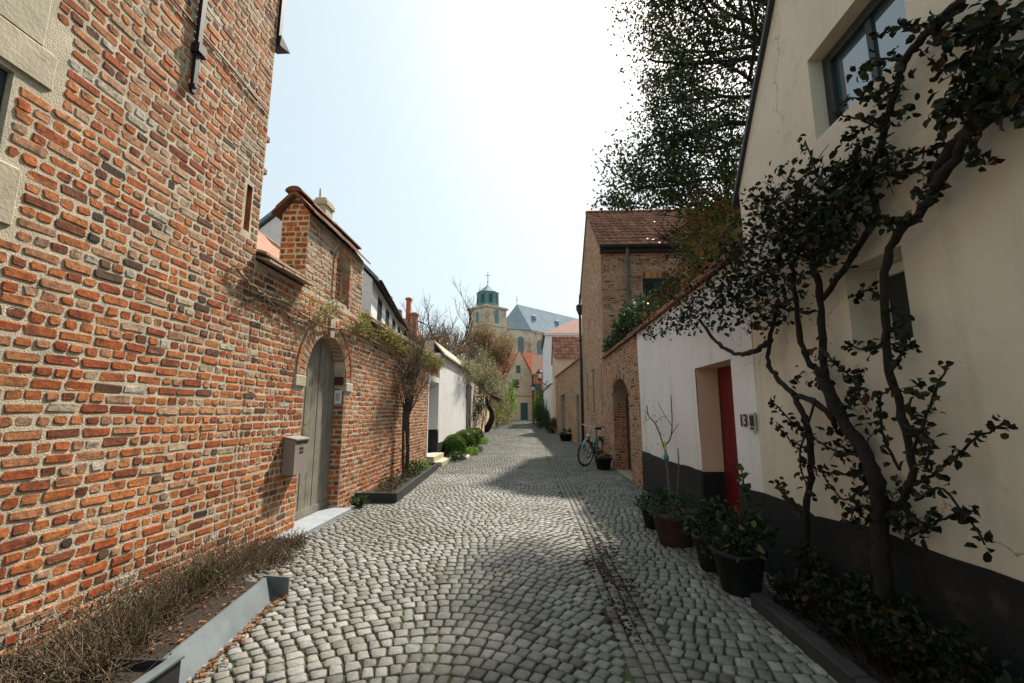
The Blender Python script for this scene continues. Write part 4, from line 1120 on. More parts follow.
mb.build('wall', [M['mortar_dark'], M['brick_buff']], bh)
w = MB(); X0 = XR+WU0; X1 = XR+WU1
w.box((X0,HY0+.06,WZ0),(X0+.07,HY0+.12,WZ1)); w.box((X1-.07,HY0+.06,WZ0),(X1,HY0+.12,WZ1)); w.box((X0+.073,HY0+.06,WZ1-.07),(X1-.073,HY0+.12,WZ1)); w.box((X0+.073,HY0+.06,WZ0),(X1-.073,HY0+.12,WZ0+.07)); w.box(((X0+X1)/2-.03,HY0+.065,WZ0+.073),((X0+X1)/2+.03,HY0+.115,WZ1-.073))
wf = w.build('window', M['frame_dark'], bh)
w = MB(); w.box((X0+.05,HY0+.09,WZ0+.05),(X1-.05,HY0+.10,WZ1-.05)); w.build('pane', M['glass'], wf)
for a,b,c,d in sl:
    w = MB(); w.box((XR+.07,a+.001,c+.001),(XR+.10,b-.001,d-.001)); w.build('slit_window', M['door_dark'] , bh)
mb = MB(); sl_ = V((0, HR-HY0+.2, RZ-EZ+.16)); 
pantiles(mb, (XR-.06, HY0-.2, EZ-.12), (1,0,0), (0,HR-HY0+.2,RZ-EZ+.14), 6.7, sl_.length, .215, .31)
mb.hexa([(XR-.05,HY0-.19,EZ-.19),(XR+6.6,HY0-.19,EZ-.19),(XR+6.6,HR,RZ-.03),(XR-.05,HR,RZ-.03),(XR-.05,HY0-.19,EZ-.13),(XR+6.6,HY0-.19,EZ-.13),(XR+6.6,HR,RZ+.02),(XR-.05,HR,RZ+.02)],1)
mb.hexa([(XR-.05,HY1+.19,EZ-.19),(XR+6.6,HY1+.19,EZ-.19),(XR+6.6,HR,RZ-.03),(XR-.05,HR,RZ-.03),(XR-.05,HY1+.19,EZ-.08),(XR+6.6,HY1+.19,EZ-.08),(XR+6.6,HR,RZ+.06),(XR-.05,HR,RZ+.06)],0)
x = XR-.06
while x < XR+6.6:
    mb.prism([(HR+.13*math.cos(t*math.pi/6), RZ+.0+.10*math.sin(t*math.pi/6)) for t in range(7)], lambda a,b,d:(d,a,b), x, x+.33, 0); x += .335
mb.build('roof', [M['tile_red'], M['iron']], bh)
mb = MB(); 
pts = [(HY0-.24+.075*math.cos(t*math.pi/6+math.pi), EZ-.12+.075*math.sin(t*math.pi/6+math.pi)) for t in range(7)]
mb.prism(pts, lambda a,b,d:(d,a,b), XR-.05, XR+6.6); mb.box((XR-.03,HY0-.15,EZ-.30),(XR+6.55,HY0-.004,EZ-.19)); mb.build('gutter', M['steel_dark'], bh)
mb = MB(); mb.tube([(XR+.78,HY0-.2,EZ-.15),(XR+.78,HY0-.08,EZ-.4),(XR+.78,HY0-.08,3.0)],.05,10,0)
for z in (5.2,3.9): mb.tube([(XR+.78,HY0-.08,z),(XR+.78,HY0-.08,z+.05)],.06,10)
mb.build('downpipe', M['zinc'], bh)
mb = MB(); yq = HY1+.02
mb.tube([(XR-.07,yq,5.55),(XR-.07,yq,.1)],.055,10); mb.lathe([(.06,0),(.15,.22),(.15,.36),(.17,.37),(.10,.45),(.0,.46)],(XR-.07,yq,5.5),12); mb.tube([(XR-.07,yq,5.9),(XR-.03,yq+.1,6.4)],.05,8)
for z in (4.4,2.8,1.4): mb.tube([(XR-.07,yq,z),(XR-.07,yq,z+.05)],.068,10)
mb.build('corner_downpipe', M['steel_dark'], bh)

# far right walls and houses
P3 = Plane((XR,18.75,0),(-.054,.9985,0),(-.9985,-.054,0))
ag = lambda u: 1.95+.35*math.sqrt(max(0,1-((u-1.55)/.5)**2))
f3 = thing('coped_wall', 'tall buff brick wall with arched dark door past the gable house', 'wall', (1.9,23,0))
mb = MB()
wall_body(mb, P3, 0, 10.4, -.1, 3.72, [(1.05,2.05,.1,ag,.25,0,None),(6.0,8.0,.15,2.5,.3,0,None)], th=.35, m=0)
lay(mb, P3, 0, 10.4, .1, 3.7, lambda u,a,b: not (1.03<u<2.07 and a<ag(min(max(u,1.05),2.05))+.02) and not (5.98<u<8.02 and a<2.52), .066, hb, 1, du=.02)
mb.build('wall', [M['mortar_dark'], M['brick_buff']], f3)
mb = MB(); mb.prism([(1.05,.1),(2.05,.1)]+[(2.05-k*.125, ag(2.05-k*.125)) for k in range(9)], P3, -.24, -.2); mb.build('arched_door', M['door_dark'], f3)
mb = MB()
for k in range(8): mb.hexa([P3(6.0+k*.25,.15,-.29),P3(6.24+k*.25,.15,-.29),P3(6.24+k*.25,.15,-.25),P3(6.0+k*.25,.15,-.25),P3(6.0+k*.25,2.5,-.29),P3(6.24+k*.25,2.5,-.29),P3(6.24+k*.25,2.5,-.25),P3(6.0+k*.25,2.5,-.25)])
mb.build('plank_door', M['door_dark'], f3)
mb = MB(); mb.hexa([P3(0,3.723,-.42),P3(10.4,3.723,-.42),P3(10.4,3.723,.08),P3(0,3.723,.08),P3(0,3.86,-.2),P3(10.4,3.86,-.2),P3(10.4,3.78,.08),P3(0,3.78,.08)]); mb.build('coping', M['tile_brown'], f3)
ob = thing('outbuilding', 'small brick outbuilding with red pantile roof end-on to the lane', 'outbuilding', (2.5,30.5,0))
mb = MB(); mb.box((1.5,29.2,0),(5.5,33,5.0)); mb.prism([(29.2,5.0),(33,5.0),(31.1,6.6)], lambda a,b,d:(d,a,b), 1.5, 5.5); mb.build('wall', M['house_cream'], ob)
mb = MB(); pantiles(mb, (1.42,29.0,4.95),(1,0,0),(0,2.1,1.78),4.2,2.75,.26,.38); mb.hexa([(1.42,33.2,4.95),(5.6,33.2,4.95),(5.6,31.1,6.65),(1.42,31.1,6.65),(1.42,33.2,5.03),(5.6,33.2,5.03),(5.6,31.1,6.73),(1.42,31.1,6.73)]); mb.build('roof', M['tile_red'], ob)
fw = thing('curved_wall', 'far white garden wall on the right with dark tile capping', 'wall', (1.4,36,.2))
P4 = Plane((1.48,29.2,0),(-.03,.99955,0),(-.99955,-.03,0))
ct = lambda u: 3.6+ (1.6*((1-u/2.5)**2) if u < 2.5 else 0)
mb = MB(); wall_body(mb, P4, 3.9, 24, -.1, 3.5, [(8,9.4,.3,2.6,.2,0,1)], th=.35, m=0); mb.build('wall', [M['plaster_white'], M['door_dark']], fw)
mb = MB(); mb.hexa([P4(3.9,3.503,-.42),P4(24,3.503,-.42),P4(24,3.503,.08),P4(3.9,3.503,.08),P4(3.9,3.66,-.2),P4(24,3.66,-.2),P4(24,3.6,.08),P4(3.9,3.6,.08)]); mb.build('coping', M['tile_brown'], fw)
w3 = thing('white_hip_house', 'tall plain white house with hipped brown tile roof beyond the outbuilding', 'house', (4,45,0))
mb = MB(); mb.box((1.30,42,0),(9,52,8.9)); mb.build('wall', M['plaster_white'], w3)
mb = MB(); a=.25
mb.add([(1.3-a,42-a,8.85),(9+a,42-a,8.85),(9+a,52+a,8.85),(1.3-a,52+a,8.85),(4.6,45.5,11.0),(6,45.5,11.0),(6,48.5,11.0),(4.6,48.5,11.0)],[(0,1,5,4),(1,2,6,5),(2,3,7,6),(3,0,4,7),(4,5,6,7),(3,2,1,0)],0)
pantiles(mb,(1.1,41.75,8.9),(1,0,0),(3.0,3.75,2.15),5.5,4.4,.3,.5) if False else None
mb.build('roof', M['tile_brown'], w3)
mb = MB(); mb.box((1.15,41.8,8.7),(9.1,41.99,8.86)); mb.build('cornice', M['white_paint'], w3)
# lanterns
def lantern(mb, mg, c, s=1.0):
    x,y,z = c
    for k in range(4):
        a = math.pi/4+k*math.pi/2; a2 = a+math.pi/2
        mb.tube([(x+.13*s*math.cos(a),y+.13*s*math.sin(a),z),(x+.2*s*math.cos(a),y+.2*s*math.sin(a),z+.42*s)],.014*s,4)
    mb.lathe([(.29*s,.42*s),(.26*s,.46*s),(.12*s,.6*s),(.05*s,.68*s),(.02*s,.76*s)],c,8); mb.lathe([(.05*s,-.1*s),(.15*s,-.02*s),(.15*s,.01*s)],c,8)
    mg.lathe([(.115*s,.012*s),(.18*s,.41*s)],c,4)
sl1 = thing('wall_lantern', 'black framed street lantern on a wall bracket before the white house', 'lantern', (.85,36,4.0))
mb = MB(); mg = MB(); c = (.62,36,4.15); lantern(mb, mg, c, 1.15); mb.tube([(1.27,36,3.6),(1.0,36,3.75),(.62,36,4.05)],.035,6); mb.tube([(1.27,36,4.0),(1.0,36,3.75)],.025,6); mb.build('frame', M['iron'], sl1); mg.build('pane', M['lamp_glass'], sl1)
sl2 = thing('street_lamp', 'distant black street lamp post with lantern at the lane end', 'lamp', (.15,47,gz(47)))
mb = MB(); mg = MB(); c = (.15,47,3.75); lantern(mb, mg, c, 1.2); mb.tube([(.15,47,gz(47)-.1),(.15,47,1.2),(.15,47,3.7)],[.09,.06,.045],8); mb.build('post', M['iron'], sl2); mg.build('pane', M['lamp_glass'], sl2)
# bushes right
bush('bright_shrub','tall bright green shrub at the lane end by the street lamp','shrub',(.75,43,2.2),(.85,1.6,1.75),3200,.15,M['leaf_fresh'])
bush('dark_shrub','round dark shrub at the right kerb, largest of three below the bright shrub','shrub',(.95,39,1.25),(.75,1.2,.95),1300,.11,M['leaf_ivy'])
bush('dark_shrub','low dark shrub before the white wall on the right','shrub',(1.05,35,1.0),(.55,1.2,.75),1000,.10,M['leaf_ivy'])
bush('dark_shrub','small dark shrub at the foot of the plank door wall','shrub',(1.25,29.5,.72),(.4,1.0,.5),800,.09,M['leaf_dark'])

# houses at the end of the lane
eh = thing('cream_gable_house', 'cream gabled house with orange tile roof closing the lane', 'house', (-2,66,.6))
mb = MB(); mb.box((-7.5,65.4,.3),(.6,72,6.9))
mb.prism([(-3.75,.3),(.05,.3),(.05,6.9),(-1.75,10.5),(-3.75,6.6)], lambda a,b,d:(a,d,b), 64.6, 65.39); mb.build('wall', M['house_cream'], eh)
mb = MB(); mb.hexa([(-7.8,65.1,6.6),(.9,65.1,6.6),(.9,68.6,10.4),(-7.8,68.6,10.4),(-7.8,65.1,6.8),(.9,65.1,6.8),(.9,68.6,10.6),(-7.8,68.6,10.6)]); mb.hexa([(-7.8,72,6.6),(.9,72,6.6),(.9,68.6,10.4),(-7.8,68.6,10.4),(-7.8,72,6.8),(.9,72,6.8),(.9,68.6,10.6),(-7.8,68.6,10.6)])
mb.hexa([(.12,64.5,6.8),(.12,68.5,6.8),(-1.75,68.5,10.55),(-1.75,64.5,10.55),(.3,64.5,6.85),(.3,68.5,6.85),(-1.75,68.5,10.75),(-1.75,64.5,10.75)]); mb.hexa([(-3.82,64.5,6.4),(-3.82,68.5,6.4),(-1.75,68.5,10.55),(-1.75,64.5,10.55),(-4.0,64.5,6.45),(-4.0,68.5,6.45),(-1.75,68.5,10.75),(-1.75,64.5,10.75)])
mb.build('roof', M['tile_orange'], eh)
for (x0,x1,z0,z1,mt) in ((-2.2,-1.6,7.2,8.3,'glass'),(-2.75,-1.85,5.1,6.3,'glass'),(-3.2,-2.7,4.0,5.0,'door_green')):
    w = MB(); w.box((x0,64.56,z0),(x1,64.597,z1)); w.build('window', M[mt], eh)
w = MB(); w.box((-1.6,64.55,.65),(-.6,64.597,3.0)); w.build('door', M['door_green'], eh)
w = MB(); w.box((-5.6,65.35,3.2),(-4.3,65.397,4.6)); w.build('garage_window', M['door_green'], eh)
mb = MB(); mb.box((-3.752,64.57,3.9),(.052,64.597,4.0)); mb.build('string_course', M['house_red'], eh)
e2 = thing('red_brick_house', 'red brick house with dark brown roof right of the cream gable', 'house', (1.5,62,.6))
mb = MB(); mb.box((.2,60,.3),(5,66,6.6)); mb.build('wall', M['house_red'], e2)
mb = MB(); mb.hexa([(.0,59.8,6.5),(5.2,59.8,6.5),(5.2,63,9.4),(.0,63,9.4),(.0,59.8,6.7),(5.2,59.8,6.7),(5.2,63,9.6),(.0,63,9.6)]); mb.hexa([(.0,66.2,6.5),(5.2,66.2,6.5),(5.2,63,9.4),(.0,63,9.4),(.0,66.2,6.7),(5.2,66.2,6.7),(5.2,63,9.6),(.0,63,9.6)]); mb.build('roof', M['tile_brown'], e2)
w = MB(); w.box((.5,59.96,4.0),(1.2,59.997,5.4)); w.build('window', M['glass'], e2)

# church
chx = thing('church', 'pale sandstone church with square tower, green cupola and long slate roof', 'church', (-6,110,.7))
AX = rad(43); ca, sa = math.cos(AX), math.sin(AX)
def C0(o):
    return lambda x,y,z: (o[0]+x*ca+y*sa, o[1]-x*sa+y*ca, z)
T = C0((-10.2,103.5)); N_ = C0((-3.55,110))
h = 3.1
def cbox(mb, fn, a, b, m=0):
    x0,y0,z0=a; x1,y1,z1=b
    mb.hexa([fn(x0,y0,z0),fn(x1,y0,z0),fn(x1,y1,z0),fn(x0,y1,z0),fn(x0,y0,z1),fn(x1,y0,z1),fn(x1,y1,z1),fn(x0,y1,z1)], m)
mb = MB(); cbox(mb, T, (-h,-h,0),(h,h,25.4))
for z, o in ((16.5,.25),(21.2,.2),(25.35,.35)): cbox(mb, T, (-h-o,-h-o,z),(h+o,h+o,z+.45))
for sx in (-1,1):
    for sy in (-1,1): cbox(mb, T, (sx*h-.55,sy*h-.55,0),(sx*h+.55,sy*h+.55,20.5))
tw_ = mb.build('tower', M['church_stone'], chx)
mb = MB()
def awin(fn, c, z0, z1, w, side, d):
    top = [(c+w*math.cos(t*math.pi/8), z1-w+w*1.1*math.sin(t*math.pi/8)) for t in range(9)]
    poly = [(c-w,z0),(c+w,z0)]+top
    if side == 'x': return lambda m_: m_.prism(poly, lambda u,z,dd: fn(d+dd,u,z), -.05, .06)
    return lambda m_: m_.prism(poly, lambda u,z,dd: fn(u,d+dd,z), -.05, .06)
for k in (1,-1):
    w = MB(); awin(T, 0, 21.9, 25.0, .62, 'x', k*h)(w); w.build('belfry_window', M['verdigris'], tw_)
    w = MB(); awin(T, 0, 21.9, 24.6, .5, 'y', k*h)(w); w.build('belfry_window', M['verdigris'], tw_)
mb = MB(); mb.lathe([(2.75,25.8),(2.65,26.2),(2.55,29.3),(2.75,29.45),(2.6,29.55),(1.2,30.6),(.15,31.5),(.08,31.8)], T(0,0,0), 8, smooth=False); cu = mb.build('cupola', M['verdigris'], chx)
mb = MB(); p = T(0,0,0); mb.tube([(p[0],p[1],31.6),(p[0],p[1],34.8)],.07,6); mb.tube([(p[0]-.6,p[1],33.9),(p[0]+.6,p[1],33.9)],.06,6); mb.lathe([(.0,-.2),(.22,0),(.0,.2)],(p[0],p[1],32.3),8); mb.build('cross', M['iron'], cu)
for k in range(8):
    a = k*math.pi/4+math.pi/8
    w = MB(); q = V(p)+V((math.cos(a),math.sin(a),0))*2.42; t_ = V((-math.sin(a),math.cos(a),0)); nn = V((math.cos(a),math.sin(a),0))
    w.hexa([q-t_*.4+V((0,0,26.8)),q+t_*.4+V((0,0,26.8)),q+t_*.4+nn*.1+V((0,0,26.8)),q-t_*.4+nn*.1+V((0,0,26.8)),q-t_*.4+V((0,0,28.8)),q+t_*.4+V((0,0,28.8)),q+t_*.4+nn*.06+V((0,0,28.8)),q-t_*.4+nn*.06+V((0,0,28.8))]); w.build('louvre', M['door_green'], cu)
EZc, RZc, LN = 21.2, 28.4, 46
base = [(4.5,0),(2.4,-4.4),(-2.4,-4.4),(-4.5,0)]
mb = MB()
poly = base+[(-4.5,LN),(4.5,LN)]
n = len(poly); mb.add([N_(x,y,0) for x,y in poly]+[N_(x,y,EZc) for x,y in poly], [(i,(i+1)%n,n+(i+1)%n,n+i) for i in range(n)], 0)
for x,y in base+[(4.5,6.5),(4.5,13),(4.5,19.5),(4.5,26)]: cbox(mb, N_, (x*1.06-.4,y*1.06-.4,0),(x*1.06+.4,y*1.06+.4,EZc-1.6))
cbox(mb, N_, (-4.7,0,EZc-.4),(4.7,LN,EZc)); mb.build('nave', M['church_stone'], chx)
mb = MB(); ov = 1.07
bs_ = [N_(x*ov,y*ov if y<0 else y,EZc+.02) for x,y in base]; ap = N_(0,0,RZc); bk = N_(0,LN,RZc); e1 = N_(4.8,LN,EZc+.02); e2_ = N_(-4.8,LN,EZc+.02)
mb.add(bs_+[ap,bk,e1,e2_],[(0,6,5,4),(1,0,4),(2,1,4),(3,2,4),(7,3,4,5)],0,.5)
rf = mb.build('roof', M['slate_pale'], chx)
for yy, s in ((3.6,.6),(12.5,.6),(21,.6)):
    w = MB(); tt_ = .55; x = 4.8*(1-tt_); z = EZc+(RZc-EZc)*tt_
    c = N_(x+.1,yy,z); w.lathe([(.0,-.5),(.62,-.5),(.62,.35),(.0,.95)], c, 8, smooth=False); w.build('dormer', M['slate'], rf)
mb = MB(); q = N_(0,0,0); mb.tube([(q[0],q[1],RZc-.1),(q[0],q[1],RZc+2)],.06,5); mb.lathe([(0,-.2),(.2,0),(0,.2)],(q[0],q[1],RZc+1.1),8); mb.build('finial', M['iron'], rf)
for yy in (3.3,9.8,16.3,22.8):
    w = MB(); awin(N_, yy, 11, 19.2, 1.0, 'x', 4.5)(w); w.build('tall_window', M['glass_green'], chx)
# apse windows
for (a, b) in zip(base[:-1], base[1:]):
    A = V(N_(a[0],a[1],0)); B = V(N_(b[0],b[1],0)); mid = (A+B)/2; t_ = (B-A).normalized(); nn = V((t_.y,-t_.x,0))
    if nn.y > 0: nn = -nn
    poly = [(-.75,11),(.75,11)]+[(.75*math.cos(t*math.pi/8), 18.8+.8*math.sin(t*math.pi/8)) for t in range(9)]
    w = MB(); w.prism(poly, lambda u,z,d: tuple(mid+t_*u+nn*d+V((0,0,z))), -.05, .06); w.build('tall_window', M['glass_green'], chx)

# ================================================================== bicycle
bk = thing('bicycle', 'teal city bicycle with black saddle leaning on the brick house wall', 'bicycle', (1.7,13.2,0))
fw_ = V((1.42,12.78,.0)); rw_ = V((1.90,13.72,.0)); ax = (fw_-rw_).normalized(); lean = V((.10,-.05,1)).normalized(); side = ax.cross(lean).normalized()
gzb = gz(13.3)+.012
def B(t, z, s=0): # t metres forward of the rear hub
    p = rw_+ax*t; return V((p.x,p.y,gzb))+lean*z+side*s
WB = (fw_-rw_).length; RW = .335
def wheel(mb_t, mb_r, t, turn=0):
    dx = ax*math.cos(turn)+side*math.sin(turn)
    c = B(t, RW)
    mb_t.tube([c+dx*RW*math.cos(a*math.pi/16)+lean*RW*math.sin(a*math.pi/16) for a in range(33)], .02, 6)
    mb_r.tube([c+dx*(RW-.03)*math.cos(a*math.pi/16)+lean*(RW-.03)*math.sin(a*math.pi/16) for a in range(33)], .011, 5)
    sd = dx.cross(lean)
    for k in range(14):
        a = k*2*math.pi/14
        mb_r.tube([c+sd*(.03 if k%2 else -.03), c+dx*(RW-.03)*math.cos(a)+lean*(RW-.03)*math.sin(a)], .0028, 3)
    mb_r.tube([c-sd*.05, c+sd*.05], .022, 8)
for t, tu in ((0,0),(WB,.28)):
    a = MB(); b = MB(); wheel(a, b, t, tu)
    wo = b.build('wheel', M['chrome'], bk); a.build('tyre', M['rubber'], wo)
mb = MB(); bb = B(.46,.30); st_ = B(.30,.83); hd1 = B(WB-.20,.86); hd0 = B(WB-.15,.66); fo = B(WB,.335); rh = B(0,.335)
for p, q, r in ((hd0,bb,.02),(hd0-lean*.02,B(.36,.55),.018),(bb,st_,.018),(bb,rh,.013),(B(.33,.74),rh,.012),(hd0,hd1,.022)): mb.tube([p,q],r*1.35,8)
for s in (-.045,.045): mb.tube([hd0, B(WB-.10,.55,s), fo+side*s],.014,6); mb.tube([bb+side*s*.8, rh+side*s],.010,6)
mb.build('frame', M['teal'], bk)
for t in (0, WB):
    mb = MB(); c = B(t,RW); a0, a1 = (.2,2.9) if t == 0 else (.5,2.6)
    for k in range(12):
        u0 = a0+(a1-a0)*k/12; u1 = a0+(a1-a0)*(k+1)/12; q = []
        for uu, s in ((u0,-.03),(u1,-.03),(u1,.03),(u0,.03)): q.append(tuple(c+ax*.375*math.cos(uu)+lean*.375*math.sin(uu)+side*s))
        mb.add(q,[(0,1,2,3)],0)
    mb.build('mudguard', M['teal'], bk)
mb = MB(); hb_ = B(WB-.21,1.05); mb.tube([hd1,hb_],.014,6)
mb.tube(smooth_path([hb_-ax*.22-side*.29+lean*.02, hb_-ax*.08-side*.27+lean*.03, hb_+ax*.03-side*.1, hb_+ax*.03+side*.1, hb_-ax*.08+side*.27+lean*.03, hb_-ax*.22+side*.29+lean*.02],4),.012,6); mb.build('handlebar', M['chrome'], bk)
for s in (-1,1):
    mb = MB(); mb.tube([hb_-ax*.12+side*s*.275+lean*.027, hb_-ax*.24+side*s*.292+lean*.02],.018,8); mb.build('grip', M['rubber'], bk)
mb = MB(); sd_ = B(.27,.95); mb.tube([st_,sd_],.013,6)
vs = []
mb.hexa([sd_-ax*.13-side*.09,sd_+ax*.15-side*.02,sd_+ax*.15+side*.02,sd_-ax*.13+side*.09,sd_-ax*.14-side*.08+lean*.06,sd_+ax*.15-side*.015+lean*.045,sd_+ax*.15+side*.015+lean*.045,sd_-ax*.14+side*.08+lean*.06]); mb.build('saddle', M['rubber'], bk)
mb = MB()
for s in (-.07,-.025,.025,.07): mb.tube([B(-.22,.72,s),B(.22,.72,s)],.007,5)
mb.tube([B(-.22,.72,-.07),B(-.22,.72,.07)],.007,5); 
for s in (-.06,.06): mb.tube([B(-.18,.72,s),B(0,.335,s)],.007,5)
mb.build('luggage_rack', M['iron'], bk)
mb = MB(); sb = side.copy()
c = bb; mb.tube([c-side*.06,c+side*.06],.02,8); mb.tube([c+side*.07,c+side*.07+lean*-.15+ax*.06],.01,5); mb.tube([c-side*.07,c-side*.07+lean*.15-ax*.06],.01,5)
mb.hexa([V(c)+side*.08+lean*-.16+ax*.01+V((0,0,k)) +side*s+ax*a for k in (0,.02) for a, s in ((0,0),(.1,0),(.1,.08),(0,.08))]); mb.hexa([V(c)-side*.08+lean*.14-ax*.11+V((0,0,k)) -side*s+ax*a for k in (0,.02) for a, s in ((0,0),(.1,0),(.1,.08),(0,.08))]); mb.build('crank', M['iron'], bk)
mb = MB(); mb.lathe([(.0,0),(.05,.0),(.06,.05),(.0,.06)], B(WB-.12,.78), 10); mb.build('headlight', M['lamp_glass'], bk)

# ================================================================== pots
def pot(name, label, c, r, hgt, mat, plant, n, L, pr, ph, group=None, lo=0, hi=1, fine=False):
    t = thing(name, label, 'plant pot', (c[0],c[1],gz(c[1])), group); z0 = gz(c[1])+.005
    mb = MB(); mb.lathe([(r*.68,0),(r*.72,.01),(r*.95,hgt*.85),(r*1.03,hgt*.86),(r*1.05,hgt),(r*.93,hgt),(r*.9,hgt*.9),(.02,hgt*.9)], (c[0],c[1],z0), 28); po = mb.build('pot', mat, t)
    mb = MB(); mb.lathe([(r*.9,hgt*.905),(r*.3,hgt*.93),(.01,hgt*.94)], (c[0],c[1],z0), 16); mb.build('soil', M['soil'], t)
    if n:
        mb = MB(); tw = MB(); leaves(mb, (c[0],c[1],z0+hgt+ph*.4), pr, pr, ph, n, L, lo=lo, hi=hi, fine=fine, clump=10); twigs(tw, (c[0],c[1],z0+hgt*.9), 16, ph*1.3, r*.5, .004)
        mb.build('leaves', plant, t); tw.build('stems', M['bark'], t)
    return t
rp = pot('rose_pot', 'dark terracotta pot with bare thin rose by the white wall', (1.56,5.32), .245, .34, M['terracotta'], M['leaf_ivy'], 420, .05, .3, .12)
rs = MB(); rl = MB()
def wire(L_, X0, r, mb_=rs, n=4):
    q = smooth_path([atX(x,y,X0) for x,y in L_], n, .004); mb_.tube(q, [r*(1-.55*i/len(q)) for i in range(len(q))], 5); return q
def wirex(L_, r):   # (px, py, X)
    q = smooth_path([atX(x,y,X) for x,y,X in L_], 4, .004); rs.tube(q, [r*(1-.5*i/len(q)) for i in range(len(q))], 5); return q
tr_ = wirex([(672,516,1.60),(669,490,1.7),(667,465,1.85),(664,447,1.95),(656,425,1.98),(648,415,1.98),(647,405,1.98)],.016)
wirex([(664,447,1.95),(671,437,1.96),(672,420,1.97),(671,395,1.98)],.011); wirex([(671,425,1.97),(664,414,1.97),(658,402,1.97)],.006); wirex([(671,435,1.97),(679,423,1.96)],.006)
wirex([(676,516,1.6),(678,490,1.75),(679,465,1.9),(678,448,1.95)],.011); wirex([(655,424,1.98),(660,418,1.97),(668,416,1.97)],.005); wirex([(650,418,1.98),(646,420,1.97),(646,410,1.97)],.005)
for q in range(26): 
    p = tr_[rnd.randrange(8,len(tr_))]; rl.leaf(p+rv(.12), rv(), rv(), .035, .02)
rs.build('rose_stem', M['bark'], rp); rl.build('rose_leaves', M['leaf_yellow'], rp)
od = thing('hanging_bottle', 'small teal bottle ornament with yellow cord hanging on the bare rose', 'ornament', tuple(atX(666,456,1.88)))
p = atX(666,456,1.88); mb = MB(); mb.lathe([(.002,-.075),(.035,-.06),(.04,-.01),(.02,.03),(.012,.05),(.012,.07)], tuple(p), 12); mb.build('bottle', M['teal'], od)
mb = MB(); mb.tube(smooth_path([p+V((0,0,.06)),p+V((0,.05,.13)),p+V((0,.03,.2)),p+V((0,-.03,.14)),p+V((0,0,.06))],4),.008,5); mb.build('cord', M['yellow'], od)
pot('herb_pot','smaller dark pot with leafy green herbs left of the rose pot',(1.55,6.05),.2,.26,M['pot_dark'],M['leaf_ivy'],520,.055,.26,.16)
pot('black_pot','black pot with small plant beside the dark arched gate',(1.82,12.1),.22,.3,M['pot_dark'],M['leaf_dark'],260,.05,.2,.12)
pot('distant_pot','low dark pot with green plant far down the right wall',(1.62,22.6),.32,.34,M['pot_dark'],M['leaf_ivy'],420,.07,.32,.2)
pot('barrel_pot','large dark barrel planter with leafy green plant below the doorbell',(1.66,3.98),.2,.32,M['pot_dark'],M['leaf_dark'],900,.06,.36,.26,fine=True)
pot('leafy_pot','dark pot with pale green leafy plant under the red door',(1.66,4.5),.18,.30,M['pot_dark'],M['leaf_ivy'],500,.05,.28,.16,lo=0,hi=.9,fine=True)
mb = MB(); mb2 = MB(); t = thing('tall_sprig','single upright leafy sprig rising in front of the black wall base','plant',(1.85,4.2,.1))
q = smooth_path([(1.85,4.2,.1),(1.86,4.2,.5),(1.84,4.22,.92)],4,.004); mb.tube(q,.006,5); mb.build('stem', M['bark'], t)
for k in range(16): mb2.leaf(q[-1-rnd.randrange(3)]+V((0,0,-.02*rnd.random())), (rv()+V((0,0,.3))), rv()+V((0,0,1)), .09,.055,0,None,True)
mb2.build('leaves', M['leaf_ivy'], t)
# bed along the white house
kb = MB(); y = -1.0
while y < 3.68:
    L = min(.9, 3.70-y); kb.bbox((1.60,y,-.05),(1.70,y+L-.006,.10),.012); y += L
tag(kb.build('kerb_edging', M['kerb_dark'], loc=(1.65,2,0)), 'dark stone edging of the planting bed below the white house', 'edging')
mb = MB(); mb.box((1.703,-1,-.04),(XR-.003,3.70,.05)); o = mb.build('bed_soil', M['soil']); struct(o)
bd = ['dark leafy shrub in the bed nearest the barrel planter','dark leafy shrub at the foot of the left vine trunk','low black green shrub between the two vine trunks','dark shrub at the foot of the big forked vine','dense black green shrub in the bottom right corner']
for i, (y, h_) in enumerate(((3.5,.42),(3.1,.36),(2.72,.4),(2.35,.36),(1.9,.42))):
    t = thing('bed_shrub', bd[i], 'shrub', (1.88,y,.05), 'dark shrubs in the planting bed')
    mb = MB(); tw = MB(); leaves(mb, (1.88,y,.05+h_*.5), .16,.24,h_*.55, 700, .05, clump=12, fine=True); twigs(tw, (1.88,y,.04), 24, h_*1.2, .12, .005)
    mb.build('leaves', M['leaf_vine'], t); tw.build('stems', M['bark_dark'], t)

# ================================================================== the big vine on the white house
vine = thing('wall_vine', 'large dark climbing vine with twisted trunks and leaves across the white house', 'vine', (1.95,2.75,0))
mb = MB()
def vt(L_, X0, r0, r1, wob=.012):
    q = smooth_path([atX(x,y,X0) for x,y in L_], 5, wob); mb.tube(q, [(r0+(r1-r0)*i/(len(q)-1))*rnd.uniform(.72,.98) for i in range(len(q))], 8); return q
sk = []
big = vt([(884,600),(881,545),(877,490),(866,455),(840,415),(822,380)],1.98,.055,.04); sk.append(big)
sk.append(vt([(866,455),(848,430),(829,387),(822,349),(821,300),(813,264),(808,225)],2.01,.034,.024))
sk.append(vt([(829,387),(812,365),(801,342),(796,300),(793,271),(786,240)],2.02,.026,.018))
lft = vt([(806,585),(806,510),(811,470),(808,430),(795,397),(777,377),(768,362),(771,335),(778,300)],2.0,.028,.02); sk.append(lft)
sk.append(vt([(795,397),(812,400),(835,420)],2.0,.022,.026))
sk.append(vt([(771,340),(758,349),(742,354),(728,351),(713,338),(700,320)],1.98,.028,.018))
rt = vt([(882,520),(903,500),(912,470),(905,425),(892,380),(886,330),(885,272),(896,236),(921,212),(934,187),(938,167),(956,141),(985,120),(1030,98)],1.99,.021,.032); sk.append(rt)
